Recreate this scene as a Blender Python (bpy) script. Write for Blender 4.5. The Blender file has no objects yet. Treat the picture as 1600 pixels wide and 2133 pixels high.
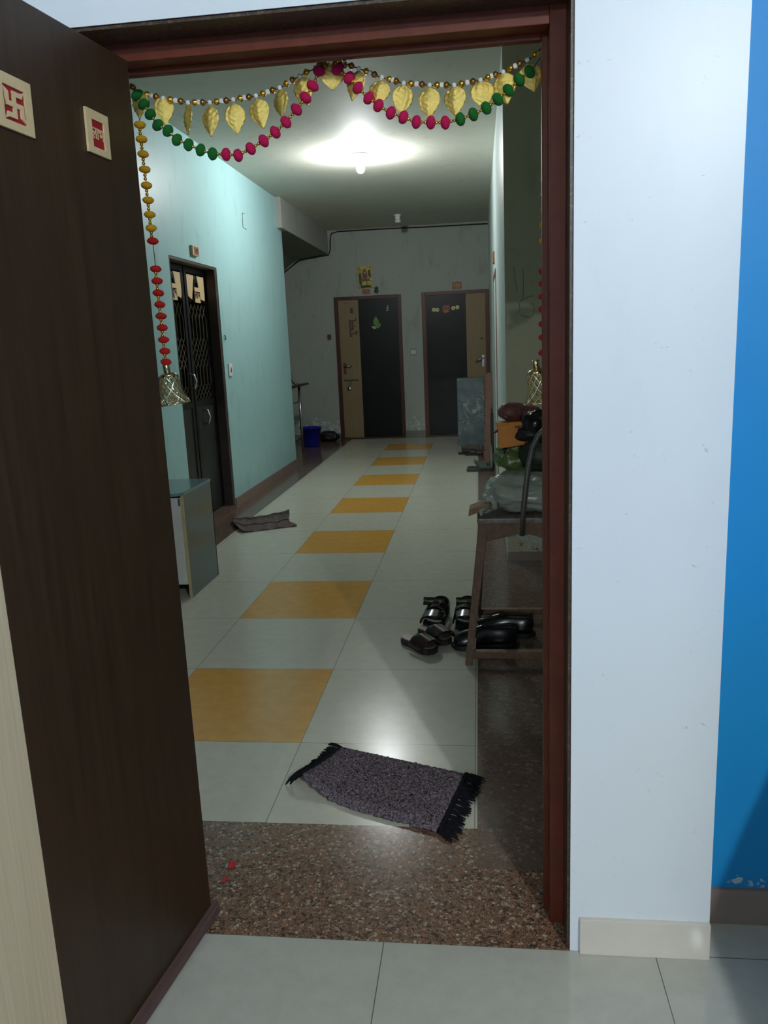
import bpy, bmesh, math, random
from mathutils import Vector, Matrix, noise as mnoise
random.seed(7)
SC = bpy.context.scene
COL = SC.collection
PI = math.pi

# ------------------------------------------------------------------ camera
CAM_H = 1.2558
YAW, PITCH, ROLL, FPX = 0.12406163, 0.20637931, -0.04383588, 1669.556
fw = Vector((-math.sin(YAW)*math.cos(PITCH), math.cos(YAW)*math.cos(PITCH), -math.sin(PITCH)))
r0 = Vector((math.cos(YAW), math.sin(YAW), 0)); u0 = r0.cross(fw)
rt = r0*math.cos(ROLL) + u0*math.sin(ROLL); up = rt.cross(fw)
cd = bpy.data.cameras.new('camera'); cam = bpy.data.objects.new('camera', cd); COL.objects.link(cam)
cam.matrix_world = Matrix(((rt.x, up.x, -fw.x, 0), (rt.y, up.y, -fw.y, 0), (rt.z, up.z, -fw.z, CAM_H), (0, 0, 0, 1)))
cd.sensor_fit = 'VERTICAL'; cd.sensor_height = 24.0; cd.lens = FPX*24.0/2133.0
cd.clip_start = 0.02
SC.camera = cam

# ------------------------------------------------------------------ light, exposure
ROOM_LAMP = (1.29, -1.60, 2.46)
CORR_LAMP = (-0.905, 6.72)
CORR_STRENGTH = 1050.0
ROOM_STRENGTH = 3300.0
SC.view_settings.view_transform = 'Standard'
SC.view_settings.look = 'None'
SC.view_settings.gamma = 1.0
SC.view_settings.use_curve_mapping = False
SC.view_settings.exposure = 0.0
w = bpy.data.worlds.new('world'); SC.world = w; w.use_nodes = True
w.node_tree.nodes['Background'].inputs[0].default_value = (0.5, 0.6, 0.8, 1)
w.node_tree.nodes['Background'].inputs[1].default_value = 0.01
SC.cycles.max_bounces = 10; SC.cycles.diffuse_bounces = 6; SC.cycles.glossy_bounces = 5
SC.cycles.sample_clamp_indirect = 4.0
SC.cycles.use_denoising = True

# ------------------------------------------------------------------ materials
def lin(c):
    return tuple(((v/255.0)/12.92 if v/255.0 <= 0.04045 else ((v/255.0+0.055)/1.055)**2.4) for v in c) + (1.0,)
class N:
    def __init__(s, name):
        s.m = bpy.data.materials.new(name); s.m.use_nodes = True
        s.t = s.m.node_tree; s.b = s.t.nodes['Principled BSDF']
    def n(s, typ, **k):
        x = s.t.nodes.new(typ)
        for a, v in k.items(): setattr(x, a, v)
        return x
    def l(s, a, b): s.t.links.new(a, b)
    def coord(s, scale=(1, 1, 1), loc=(0, 0, 0), rot=(0, 0, 0)):
        tc = s.n('ShaderNodeTexCoord'); mp = s.n('ShaderNodeMapping')
        mp.inputs['Scale'].default_value = scale; mp.inputs['Location'].default_value = loc; mp.inputs['Rotation'].default_value = rot
        s.l(tc.outputs['Object'], mp.inputs['Vector']); return mp.outputs[0]
    def noise(s, vec, scale, detail=3, rough=.6, dist=0):
        x = s.n('ShaderNodeTexNoise'); x.inputs['Scale'].default_value = scale; x.inputs['Detail'].default_value = detail
        x.inputs['Roughness'].default_value = rough; x.inputs['Distortion'].default_value = dist
        s.l(vec, x.inputs['Vector']); return x.outputs['Fac']
    def ramp(s, fac, stops):
        x = s.n('ShaderNodeValToRGB'); e = x.color_ramp.elements
        e[0].position, e[0].color = stops[0][0], stops[0][1]; e[1].position, e[1].color = stops[-1][0], stops[-1][1]
        for p, c in stops[1:-1]:
            q = e.new(p); q.color = c
        s.l(fac, x.inputs['Fac']); return x.outputs['Color']
    def mix(s, fac, a, b, mode='MIX'):
        x = s.n('ShaderNodeMix'); x.data_type = 'RGBA'; x.blend_type = mode
        if hasattr(fac, 'links'): s.l(fac, x.inputs[0])
        else: x.inputs[0].default_value = fac
        for v, i in ((a, 6), (b, 7)):
            if hasattr(v, 'links'): s.l(v, x.inputs[i])
            else: x.inputs[i].default_value = v
        return x.outputs[2]
    def math(s, op, a, b=None):
        x = s.n('ShaderNodeMath'); x.operation = op
        for v, i in ((a, 0), (b, 1)):
            if v is None: continue
            if hasattr(v, 'links'): s.l(v, x.inputs[i])
            else: x.inputs[i].default_value = v
        return x.outputs[0]
    def base(s, c):
        if hasattr(c, 'links'): s.l(c, s.b.inputs['Base Color'])
        else: s.b.inputs['Base Color'].default_value = c
    def bump(s, h, strength=.2, dist=.002):
        x = s.n('ShaderNodeBump'); x.inputs['Strength'].default_value = strength; x.inputs['Distance'].default_value = dist
        s.l(h, x.inputs['Height']); s.l(x.outputs[0], s.b.inputs['Normal'])
    def set(s, rough=.5, metal=0, spec=.5, coat=0):
        s.b.inputs['Roughness'].default_value = rough; s.b.inputs['Metallic'].default_value = metal
        s.b.inputs['Specular IOR Level'].default_value = spec; s.b.inputs['Coat Weight'].default_value = coat
        return s

def plain(name, rgb, rough=.5, metal=0, var=.12, scale=30, bump=0, spec=.5):
    s = N(name); v = s.coord(); f = s.noise(v, scale)
    c = lin(rgb); d = tuple(x*(1-var) for x in c[:3])+(1,); h = tuple(min(1, x*(1+var)) for x in c[:3])+(1,)
    s.base(s.ramp(f, [(.3, d), (.7, h)])); s.set(rough, metal, spec)
    if bump: s.bump(s.noise(v, scale*4, 4), bump)
    return s.m

def wallmat(name, rgb, stain=None, stain_amt=.25, rough=.6, scuff=.0, peel_z=None, spec=.35):
    s = N(name); v = s.coord()
    c = lin(rgb); big = s.noise(v, 1.3, 4, .6); col = s.mix(s.ramp(big, [(.35, (0, 0, 0, 1)), (.75, (1, 1, 1, 1))]), c, tuple(x*(1-stain_amt*.5) for x in c[:3])+(1,))
    v2 = s.coord((1, 1, .35)); streak = s.noise(v2, 9, 5, .65, .3)
    col = s.mix(s.ramp(streak, [(.55, (0, 0, 0, 1)), (.8, (1, 1, 1, 1))]), col, lin(stain) if stain else tuple(x*(1-stain_amt) for x in c[:3])+(1,))
    if scuff:
        sc = s.noise(s.coord((1, 1, 1.6)), 26, 6, .7, 1.2)
        col = s.mix(s.math('MULTIPLY', s.ramp(sc, [(.66, (0, 0, 0, 1)), (.70, (1, 1, 1, 1))]), scuff), col, lin((95, 100, 100)))
    if peel_z is not None:   # flaking damp paint low on the wall
        sx = s.n('ShaderNodeSeparateXYZ'); tc = s.n('ShaderNodeTexCoord'); s.l(tc.outputs['Object'], sx.inputs[0])
        low = s.math('LESS_THAN', s.math('ADD', sx.outputs['Z'], s.math('MULTIPLY', s.noise(v, 7, 5), -.35)), peel_z)
        pe = s.ramp(s.noise(v, 16, 6, .7), [(.50, (0, 0, 0, 1)), (.53, (1, 1, 1, 1))])
        col = s.mix(s.math('MULTIPLY', low, pe), col, lin((196, 205, 205)))
        pe2 = s.ramp(s.noise(v, 34, 6, .7), [(.60, (0, 0, 0, 1)), (.63, (1, 1, 1, 1))])
        col = s.mix(s.math('MULTIPLY', low, pe2), col, lin((120, 108, 88)))
    s.base(col); s.set(rough, 0, spec); s.bump(s.noise(v, 90, 3), .06, .001)
    return s.m

def granite(name, base, light, dark, rough=.16, scale=70, contrast=1.0, warm=(150, 92, 68)):
    s = N(name); v = s.coord()
    vo = s.n('ShaderNodeTexVoronoi'); vo.inputs['Scale'].default_value = scale; s.l(v, vo.inputs['Vector'])
    sep = s.n('ShaderNodeSeparateColor'); s.l(vo.outputs['Color'], sep.inputs[0])
    c = s.ramp(sep.outputs[0], [(0, lin(dark)), (.3, lin(base)), (.55, lin(warm)), (.8, lin(base)), (1, lin(light))])
    n2 = s.noise(v, scale*2.3, 3, .7)
    c = s.mix(s.ramp(n2, [(.42, (1, 1, 1, 1)), (.50, (0, 0, 0, 1))]), c, lin(dark))
    c = s.mix(1-contrast, c, lin(base))
    s.base(c); s.set(rough, 0, .5)
    return s.m

def woodmat(name, rgb, rgb2, rough=.35, sc=(30, 30, 1.6), noise=3.0, spec=.5, bump=.05):
    s = N(name); v = s.coord(sc); f = s.noise(v, noise, 6, .65, .8)
    s.base(s.ramp(f, [(.3, lin(rgb)), (.7, lin(rgb2))])); s.set(rough, 0, spec)
    if bump: s.bump(f, bump, .001)
    return s.m

M = {}
M['white_wall'] = wallmat('white_wall_paint', (222, 226, 232), stain_amt=.05, rough=.38, scuff=.35, spec=.5)
M['blue_wall'] = wallmat('blue_wall_paint', (26, 140, 204), stain_amt=.08, rough=.5, peel_z=-.10)
M['teal_wall'] = wallmat('teal_wall_paint', (164, 202, 203), stain=(142, 180, 178), stain_amt=.08, rough=.42, scuff=.25)
M['grey_wall'] = wallmat('grey_green_wall_paint', (172, 176, 168), stain=(138, 144, 134), stain_amt=.15, rough=.6, scuff=.4, peel_z=.10)
M['recess_wall'] = wallmat('olive_grey_wall_paint', (196, 190, 162), stain=(172, 164, 134), stain_amt=.2, rough=.7, scuff=.5, peel_z=.05)
M['pale_wall'] = wallmat('pale_green_white_paint', (196, 210, 206), stain_amt=.1, rough=.35)
M['ceiling'] = wallmat('ceiling_paint', (200, 198, 184), stain=(184, 180, 164), stain_amt=.12, rough=.7)
M['beam'] = wallmat('beam_paint', (160, 158, 152), stain_amt=.15, rough=.7)
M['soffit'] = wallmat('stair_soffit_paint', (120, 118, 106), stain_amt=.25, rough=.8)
M['granite_sill'] = granite('polished_brown_granite', (132, 103, 86), (196, 176, 156), (62, 48, 40), .16, 150, 1.0, (150, 105, 80))
M['granite_floor'] = granite('polished_red_granite', (112, 92, 82), (150, 134, 122), (84, 66, 58), .16, 90, .75, (122, 94, 80))
M['granite_trim'] = granite('dark_brown_granite', (66, 48, 38), (104, 84, 66), (36, 26, 20), .4, 160, .9, (76, 54, 40))
M['frame_wood'] = woodmat('varnished_red_wood', (88, 34, 18), (104, 44, 24), .5, (8, 8, 8), 3, spec=.3, bump=0)
M['leaf_dark'] = woodmat('dark_wenge_laminate', (46, 30, 17), (62, 43, 27), .42, (26, 26, 1.1), 2.2, spec=.35)
M['leaf_light'] = woodmat('pale_oak_laminate', (196, 172, 138), (214, 192, 160), .45, (60, 60, 1.0), 2.0, bump=.02)
M['edge_brown'] = plain('brown_brush_strip', (92, 68, 64), .9)
M['skirt_tile'] = plain('beige_skirting_tile', (212, 203, 192), .015, var=.05, scale=6, spec=.6)
M['skirt_dark'] = plain('brown_beige_skirting', (140, 122, 112), .25, var=.06, scale=12)
M['skirt_grey'] = plain('grey_skirting', (126, 128, 120), .25, var=.08, scale=12)

def tilemat():
    s = N('corridor_vitrified_tiles'); tc = s.n('ShaderNodeTexCoord'); sx = s.n('ShaderNodeSeparateXYZ'); s.l(tc.outputs['Object'], sx.inputs[0])
    u = s.math('DIVIDE', s.math('ADD', sx.outputs['X'], .5974), .5637); v = s.math('DIVIDE', s.math('ADD', sx.outputs['Y'], -2.3428), .6)
    fu = s.math('FLOOR', u); fv = s.math('FLOOR', v)
    mid = s.math('LESS_THAN', s.math('ABSOLUTE', s.math('ADD', fu, 1.0)), .5)
    par = s.math('LESS_THAN', s.math('PINGPONG', fv, 1.0), .5)
    ok = s.math('GREATER_THAN', fv, -.5)
    yel = s.math('MULTIPLY', s.math('MULTIPLY', mid, par), ok)
    v3 = s.coord(); n = s.noise(v3, 18, 5, .7); n2 = s.noise(v3, 1.6, 3)
    white = s.ramp(n, [(.3, lin((196, 192, 176))), (.7, lin((208, 204, 188)))])
    yellow = s.ramp(n, [(.3, lin((206, 150, 62))), (.7, lin((222, 166, 80)))])
    c = s.mix(yel, white, yellow)
    du = s.math('ABSOLUTE', s.math('SUBTRACT', s.math('FRACT', s.math('ADD', u, .5)), .5)); dv = s.math('ABSOLUTE', s.math('SUBTRACT', s.math('FRACT', s.math('ADD', v, .5)), .5))
    g = s.math('LESS_THAN', s.math('MINIMUM', du, dv), .0021)
    c = s.mix(g, c, lin((118, 118, 108)))
    s.base(c); s.set(.1, 0, .32)
    r = s.ramp(n2, [(.3, (.19, .19, .19, 1)), (.8, (.27, .27, .27, 1))]); s.l(r, s.b.inputs['Roughness'])
    return s.m
M['tiles'] = tilemat()
def roomtile():
    s = N('room_vitrified_tiles'); tc = s.n('ShaderNodeTexCoord'); sx = s.n('ShaderNodeSeparateXYZ'); s.l(tc.outputs['Object'], sx.inputs[0])
    u = s.math('DIVIDE', s.math('ADD', sx.outputs['X'], .2255), .5637); v = s.math('DIVIDE', s.math('ADD', sx.outputs['Y'], -1.48), .6)
    n = s.noise(s.coord(), 16, 5, .7)
    c = s.ramp(n, [(.3, lin((182, 180, 170))), (.7, lin((194, 192, 182)))])
    du = s.math('ABSOLUTE', s.math('SUBTRACT', s.math('FRACT', s.math('ADD', u, .5)), .5)); dv = s.math('ABSOLUTE', s.math('SUBTRACT', s.math('FRACT', s.math('ADD', v, .5)), .5))
    g = s.math('LESS_THAN', s.math('MINIMUM', du, dv), .0018)
    s.base(s.mix(g, c, lin((96, 98, 96)))); s.set(.025, 0, .5)
    return s.m
M['roomtiles'] = roomtile()
M['gold'] = plain('embossed_gold_foil', (250, 216, 120), .3, .72, .12, 250, .5)
M['gold_bead'] = plain('gold_plastic_bead', (222, 170, 60), .22, .9, .05)
M['bronze'] = plain('dull_bronze_cap', (168, 118, 62), .3, .9, .1)
M['white_bead'] = plain('white_bead', (225, 222, 215), .3, 0, .03)
M['green_pom'] = plain('green_woollen_pompom', (14, 112, 34), .95, 0, .3, 900, .8)
M['pink_pom'] = plain('magenta_woollen_pompom', (214, 8, 88), .95, 0, .3, 900, .8)
M['yellow_pom'] = plain('yellow_woollen_pompom', (238, 172, 24), .95, 0, .25, 900, .8)
M['red_pom'] = plain('red_woollen_pompom', (206, 20, 16), .95, 0, .3, 900, .8)
M['bell'] = plain('polished_gold_lattice', (226, 208, 160), .18, 1.0, .05)
M['cord'] = plain('dark_cord', (40, 36, 34), .8)
M['black_metal'] = plain('black_painted_steel', (34, 33, 33), .35, .3, .15, 20)
M['grille'] = plain('worn_bronze_grille', (110, 100, 84), .35, .8, .2, 50)
M['dark_panel'] = plain('black_panel', (38, 40, 38), .4, 0, .3, 6)
M['steel'] = plain('stainless_steel', (196, 196, 196), .2, 1, .05)
M['steel_dark'] = plain('dull_grey_tube', (120, 116, 110), .4, .8, .15, 40)
M['cream_board'] = plain('cream_mdf_board', (206, 178, 134), .6, 0, .06, 60)
M['maroon'] = plain('crimson_backing', (150, 14, 24), .5, 0, .1)
M['far_beige'] = woodmat('beige_laminate', (134, 112, 80), (150, 128, 94), .5, (40, 40, 1.2), 2)
M['far_dark'] = plain('near_black_laminate', (20, 18, 19), .35, 0, .2, 4, 0, .3)
M['far_frame'] = plain('maroon_door_frame', (74, 32, 24), .45, 0, .1)
M['far_frame2'] = plain('brown_door_frame', (92, 54, 38), .45, 0, .1)
M['sticker_white'] = plain('pale_sticker', (230, 228, 170), .5)
M['red_brown'] = plain('red_brown_plaque', (160, 92, 70), .5)
M['bulb'] = N('lit_bulb').set(.4).m
_b = M['bulb'].node_tree.nodes['Principled BSDF']; _b.inputs['Emission Color'].default_value = (.95, .985, 1.0, 1); _b.inputs['Emission Strength'].default_value = CORR_STRENGTH
M['room_bulb'] = N('lit_room_bulb').set(.4).m
_b = M['room_bulb'].node_tree.nodes['Principled BSDF']; _b.inputs['Emission Color'].default_value = (.93, .995, .98, 1); _b.inputs['Emission Strength'].default_value = ROOM_STRENGTH
M['white_plastic'] = plain('white_plastic', (226, 226, 220), .4, 0, .03)
M['grey_plate'] = plain('grey_plastic_plate', (150, 154, 156), .4, 0, .03)
M['brown_plastic'] = plain('brown_plastic', (92, 56, 44), .5)
M['stool_wood'] = woodmat('old_dark_wood', (92, 66, 48), (128, 98, 74), .55, (10, 10, 10), 4, bump=.2)
M['stool_top'] = woodmat('worn_wood_top', (150, 140, 134), (92, 74, 62), .4, (12, 3, 12), 4, bump=.1)

# ------------------------------------------------------------------ mesh builder
class MB:
    def __init__(s): s.bm = bmesh.new(); s.mats = []; s.mi = 0
    def mat(s, m):
        if m not in s.mats: s.mats.append(m)
        s.mi = s.mats.index(m); return s
    def _f(s, vs):
        try: f = s.bm.faces.new(vs)
        except ValueError: return None
        f.material_index = s.mi; return f
    def box(s, x0, x1, y0, y1, z0, z1, bev=0):
        x0, x1 = min(x0, x1), max(x0, x1); y0, y1 = min(y0, y1), max(y0, y1); z0, z1 = min(z0, z1), max(z0, z1)
        V = [s.bm.verts.new((x, y, z)) for x in (x0, x1) for y in (y0, y1) for z in (z0, z1)]
        F = [s._f([V[i] for i in q]) for q in ((0, 1, 3, 2), (4, 6, 7, 5), (0, 4, 5, 1), (2, 3, 7, 6), (0, 2, 6, 4), (1, 5, 7, 3))]
        if bev:
            es = list({e for f in F for e in f.edges})
            bmesh.ops.bevel(s.bm, geom=es, offset=bev, segments=2, affect='EDGES', profile=.6)
        return s
    def prism(s, pts, a, b, axis='y', bev=0):
        """polygon pts (2D) extruded from a to b along axis; for y: (x,z), for x: (y,z), for z: (x,y)"""
        def P(p, t): return {'y': (p[0], t, p[1]), 'x': (t, p[0], p[1]), 'z': (p[0], p[1], t)}[axis]
        A = [s.bm.verts.new(P(p, a)) for p in pts]; B = [s.bm.verts.new(P(p, b)) for p in pts]; n = len(pts)
        F = [s._f(A), s._f(B[::-1])]
        for i in range(n): F.append(s._f([A[i], B[i], B[(i+1) % n], A[(i+1) % n]]))
        if bev:
            es = list({e for f in F[:2] for e in f.edges}); bmesh.ops.bevel(s.bm, geom=es, offset=bev, segments=2, affect='EDGES')
        return s
    def tube(s, pts, r, n=10, cap=True):
        pts = [Vector(p) for p in pts]; R = r if isinstance(r, (list, tuple)) else [r]*len(pts)
        rings = []; pu = None
        for i, p in enumerate(pts):
            d = (pts[min(i+1, len(pts)-1)]-pts[max(i-1, 0)])
            if d.length < 1e-9: d = Vector((0, 0, 1))
            d.normalize()
            if pu is None: pu = d.orthogonal().normalized()
            u = (pu - d*pu.dot(d))
            u = u.normalized() if u.length > 1e-6 else d.orthogonal().normalized()
            pu = u; v = d.cross(u)
            rings.append([s.bm.verts.new(p+(u*math.cos(2*PI*k/n)+v*math.sin(2*PI*k/n))*R[i]) for k in range(n)])
        for a, b in zip(rings, rings[1:]):
            for k in range(n): s._f([a[k], a[(k+1) % n], b[(k+1) % n], b[k]])
        if cap: s._f(rings[0][::-1]); s._f(rings[-1])
        return s
    def lathe(s, prof, c=(0, 0, 0), n=24, ax=Vector((0, 0, 1))):
        c = Vector(c); ax = Vector(ax).normalized(); u = ax.orthogonal().normalized(); v = ax.cross(u); rings = []
        for r, h in prof:
            if r < 1e-6: rings.append([s.bm.verts.new(c+ax*h)])
            else: rings.append([s.bm.verts.new(c+ax*h+(u*math.cos(2*PI*k/n)+v*math.sin(2*PI*k/n))*r) for k in range(n)])
        for a, b in zip(rings, rings[1:]):
            for k in range(n):
                A = [a[k % len(a)], a[(k+1) % len(a)]] if len(a) > 1 else [a[0]]
                B = [b[(k+1) % len(b)], b[k % len(b)]] if len(b) > 1 else [b[0]]
                s._f(A+B)
        return s
    def ball(s, c, r, n=14, ax=(0, 0, 1), sq=1.0, jit=0):
        m = max(4, n//2); prof = [(r*math.sin(PI*i/m), -r*sq*math.cos(PI*i/m)) for i in range(m+1)]; prof[0] = (0, prof[0][1]); prof[-1] = (0, prof[-1][1])
        k = len(s.bm.verts); s.lathe(prof, c, n, ax)
        if jit:
            s.bm.verts.ensure_lookup_table(); C = Vector(c)
            for v in s.bm.verts[k:]: v.co = C+(v.co-C)*(1+random.uniform(-jit, jit))
        return s
    def grid(s, fn, nu, nv, thick=0):
        G = [[s.bm.verts.new(fn(i/nu, j/nv)) for j in range(nv+1)] for i in range(nu+1)]
        F = [s._f([G[i][j], G[i+1][j], G[i+1][j+1], G[i][j+1]]) for i in range(nu) for j in range(nv)]
        return s
    def sweep(s, secs, closed=True, cap=True):
        """secs: list of rings (lists of points, same count)"""
        R = [[s.bm.verts.new(p) for p in q] for q in secs]; n = len(R[0])
        for a, b in zip(R, R[1:]):
            for k in range(n if closed else n-1): s._f([a[k], a[(k+1) % n], b[(k+1) % n], b[k]])
        if cap and closed: s._f(R[0][::-1]); s._f(R[-1])
        return s
    def build(s, name, m=None, parent=None, smooth=False, xf=None, mods=()):
        if xf is not None: bmesh.ops.transform(s.bm, matrix=xf, verts=s.bm.verts)
        bmesh.ops.recalc_face_normals(s.bm, faces=s.bm.faces)
        me = bpy.data.meshes.new(name); s.bm.to_mesh(me); s.bm.free()
        for q in (s.mats or [m]): me.materials.append(M[q] if isinstance(q, str) else q)
        o = bpy.data.objects.new(name, me); COL.objects.link(o)
        if smooth:
            for p in me.polygons: p.use_smooth = True
        if parent is not None:
            o.parent = parent; o.matrix_parent_inverse = parent.matrix_basis.inverted() if not parent.parent else Matrix()
        for k in mods:
            md = o.modifiers.new(k[0].lower(), k[0])
            for a, v in k[1].items(): setattr(md, a, v)
        return o
SOL = lambda t, off=0: ('SOLIDIFY', {'thickness': t, 'offset': off})
SUB = lambda n=1: ('SUBSURF', {'levels': n, 'render_levels': n})

def tag(o, label, cat, group=None, kind=None):
    o['label'] = label; o['category'] = cat
    if group: o['group'] = group
    if kind: o['kind'] = kind
    return o
def empty(name, loc, label, cat, group=None, rz=0):
    o = bpy.data.objects.new(name, None); COL.objects.link(o); o.location = loc; o.rotation_euler = (0, 0, rz); o.empty_display_size = .05
    return tag(o, label, cat, group)
def struct(mb, name, m=None, parent=None, **k):
    o = mb.build(name, m, parent, **k)
    if parent is None: o['kind'] = 'structure'
    return o
def frame(o, X, Z):
    """matrix: local x->X, local y->Z (up in the plane), local z->normal X x Z"""
    X = Vector(X).normalized(); Z = Vector(Z).normalized(); Nn = X.cross(Z)
    return Matrix(((X.x, Z.x, Nn.x, o[0]), (X.y, Z.y, Nn.y, o[1]), (X.z, Z.z, Nn.z, o[2]), (0, 0, 0, 1)))
def text(name, body, size, m, parent, xf, depth=.001, squeeze=1.0, bold=0):
    c = bpy.data.curves.new(name, 'FONT'); c.body = body; c.size = size; c.extrude = depth; c.align_x = 'CENTER'; c.align_y = 'CENTER'; c.offset = bold; c.resolution_u = 4
    t = bpy.data.objects.new(name, c); COL.objects.link(t)
    dg = bpy.context.evaluated_depsgraph_get(); me = bpy.data.meshes.new_from_object(t.evaluated_get(dg))
    bpy.data.objects.remove(t)
    me.transform(xf @ Matrix.Diagonal((squeeze, 1, 1, 1))); me.materials.clear(); me.materials.append(M[m])
    o = bpy.data.objects.new(name, me); COL.objects.link(o)
    if parent is not None:
        o.parent = parent; o.matrix_parent_inverse = parent.matrix_basis.inverted() if not parent.parent else Matrix()
    return o

CZ = 2.735
# ================================================================== SETTING
# floors
b = MB(); b.box(-2.6, 3.0, -3.6, 1.48, -.06, 0); b.box(.443, 3.0, 1.48, 1.59, -.06, 0)
struct(b, 'floor', 'roomtiles')
struct(MB().box(-1.745, -.027, 1.90, 10.85, -.06, 0), 'floor', 'tiles')
struct(MB().box(-1.745, -.027, 1.735, 1.90, -.06, 0), 'floor', 'granite_sill')  # front strip takes the lighter sill granite to paint in the light there
b = MB(); b.box(-3.4, -1.745, 1.735, 10.85, -.06, 0); b.box(-.027, 1.5, 1.735, 10.85, -.06, 0)
struct(b, 'floor', 'granite_floor')
o = struct(MB().box(-.735, .166, 1.48, 1.735, -.06, .001), 'trim_1', 'granite_sill'); o['label'] = 'polished speckled brown granite door sill'
# door wall (between room and corridor)
b = MB(); b.box(-2.6, -.735, 1.48, 1.735, 0, CZ); b.box(-.735, .443, 1.48, 1.735, 1.822, CZ); b.box(.166, .443, 1.48, 1.735, 0, 1.822); b.box(-3.4, -2.6, 1.48, 1.735, 0, CZ)
struct(b, 'wall_front', 'white_wall')
struct(MB().box(.443, 3.0, 1.59, 1.735, 0, CZ), 'wall_front', 'blue_wall')
# granite lining and wooden frame of the main doorway
b = MB(); b.box(.1655, .172, 1.481, 1.562, 0, 1.828); b.box(-.741, -.7345, 1.481, 1.562, 0, 1.828); b.box(-.741, .172, 1.481, 1.562, 1.8215, 1.828)
b.box(-.7345, -.728, 1.484, 1.56, 0, 1.8215); b.box(.160, .1655, 1.484, 1.56, 0, 1.8215); b.box(-.728, .160, 1.484, 1.56, 1.816, 1.8215)
o = struct(b, 'trim_2', 'granite_trim'); o['label'] = 'dark speckled granite lining of the open doorway'
d1 = MB().box(.132, .166, 1.56, 1.606, 0, 1.822, .002).build('door_1', 'frame_wood'); d1['kind'] = 'structure'; d1['label'] = 'open dark entrance door in a red-brown wooden frame'
b = MB(); b.box(-.735, -.700, 1.56, 1.606, 0, 1.822, .002); b.box(-.70, .132, 1.56, 1.606, 1.787, 1.822, .002)
b.box(.122, .166, 1.606, 1.624, 0, 1.822, .003); b.box(-.735, -.695, 1.606, 1.624, 0, 1.822, .003); b.box(-.695, .122, 1.606, 1.624, 1.7775, 1.822, .003)
b.build('door_frame', 'frame_wood', d1)
# main leaf
H = Vector((-.623, 1.528, 0)); D = Vector((-.1424, -.9898, 0)).normalized(); NX = Vector((.9898, -.1424, 0))
LX = frame(H, -D, (0, 0, 1))        # local x toward the hinge, local y up, local z toward the camera side
def lf(s0, s1, z0, z1, n0, n1, bev=0): return MB().box(-s1, -s0, z0, z1, n0, n1, bev)
leaf = lf(0, .487, .030, 1.778, -.034, 0, .0015).build('door_leaf', 'leaf_dark', d1, xf=LX)
lf(.487, .80, .030, 1.778, -.034, 0, .0015).build('door_panel', 'leaf_light', leaf, xf=LX)
b = MB()
b.prism([(-.80, .004), (-.80, .034), (.018, .034), (.018, .004)], -.030, .014, 'z', .006)
b.build('draught_strip', 'edge_brown', leaf, xf=LX)['label'] = 'brown brush strip along the bottom of the door'
# room shell behind the camera
struct(MB().box(-2.7, -2.6, -3.6, 1.48, 0, CZ), 'wall_left', 'white_wall')
struct(MB().box(3.0, 3.1, -3.6, 1.735, 0, CZ), 'wall_right', 'blue_wall')
b = MB(); b.box(-2.7, -1.2, -3.7, -3.6, 0, CZ); b.box(-.2, 3.1, -3.7, -3.6, 0, CZ)  # unseen partition, its opening shaped to keep the added lamp off the blue wall
struct(b, 'wall_back', 'blue_wall')
b = MB(); b.box(-2.1, 1.1, -6.7, -6.6, 0, CZ); b.box(-2.1, -2.0, -6.6, -3.7, 0, CZ); b.box(1.0, 1.1, -6.6, -3.7, 0, CZ)  # unseen farther room, added to hold the lamp that lights the recess
struct(b, 'wall_back', 'white_wall')
struct(MB().box(-2.1, 1.1, -6.7, -3.6, -.06, 0), 'floor', 'roomtiles'); struct(MB().box(-2.1, 1.1, -6.7, -3.7, CZ, CZ+.1), 'ceiling', 'ceiling')
struct(MB().box(-2.7, 3.1, -3.7, 1.6, CZ, CZ+.1), 'ceiling', 'ceiling')
# corridor shell
struct(MB().box(-3.5, 1.6, 1.6, 11.0, CZ, CZ+.1), 'ceiling', 'ceiling')
b = MB(); T0, T1 = -2.20, -1.994
b.box(T0, T1, 1.735, 5.25, 0, CZ); b.box(T0, T1, 6.235, 8.49, 0, CZ); b.box(T0, T1, 5.25, 6.235, 1.885, CZ)
struct(b, 'wall_left', 'teal_wall')
struct(MB().box(-3.4, .145, 10.85, 11.0, 0, CZ), 'wall_back', 'grey_wall')
struct(MB().box(-3.5, -3.4, 1.735, 11.0, 0, CZ), 'wall_left', 'grey_wall')
b = MB(); b.mat('pale_wall'); b.box(.145, .30, 4.54, 11.0, 0, CZ)
struct(b, 'wall_right')
b = MB(); b.box(.146, .66, 4.535, 4.54, 0, CZ); b.box(.30, 1.5, 4.54, 4.6, 0, CZ)
struct(b, 'wall_right', 'recess_wall')
struct(MB().box(.66, .76, 1.735, 4.54, 0, CZ), 'wall_right', 'pale_wall')  # unseen side wall, set close to bounce light onto the recess face
# stair beam and soffit
b = MB(); b.prism([(-2.25, 2.444), (-1.94, 2.444), (-1.94, CZ), (-2.25, CZ)], 8.30, 10.85)
struct(b, 'trim_3', 'beam')['label'] = 'plastered beam over the stair opening'
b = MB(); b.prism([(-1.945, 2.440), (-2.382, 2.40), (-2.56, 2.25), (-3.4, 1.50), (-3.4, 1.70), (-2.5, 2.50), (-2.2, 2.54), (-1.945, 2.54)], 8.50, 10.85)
struct(b, 'ceiling', 'soffit')['label'] = 'sloping underside of the upper stair flight'
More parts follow.
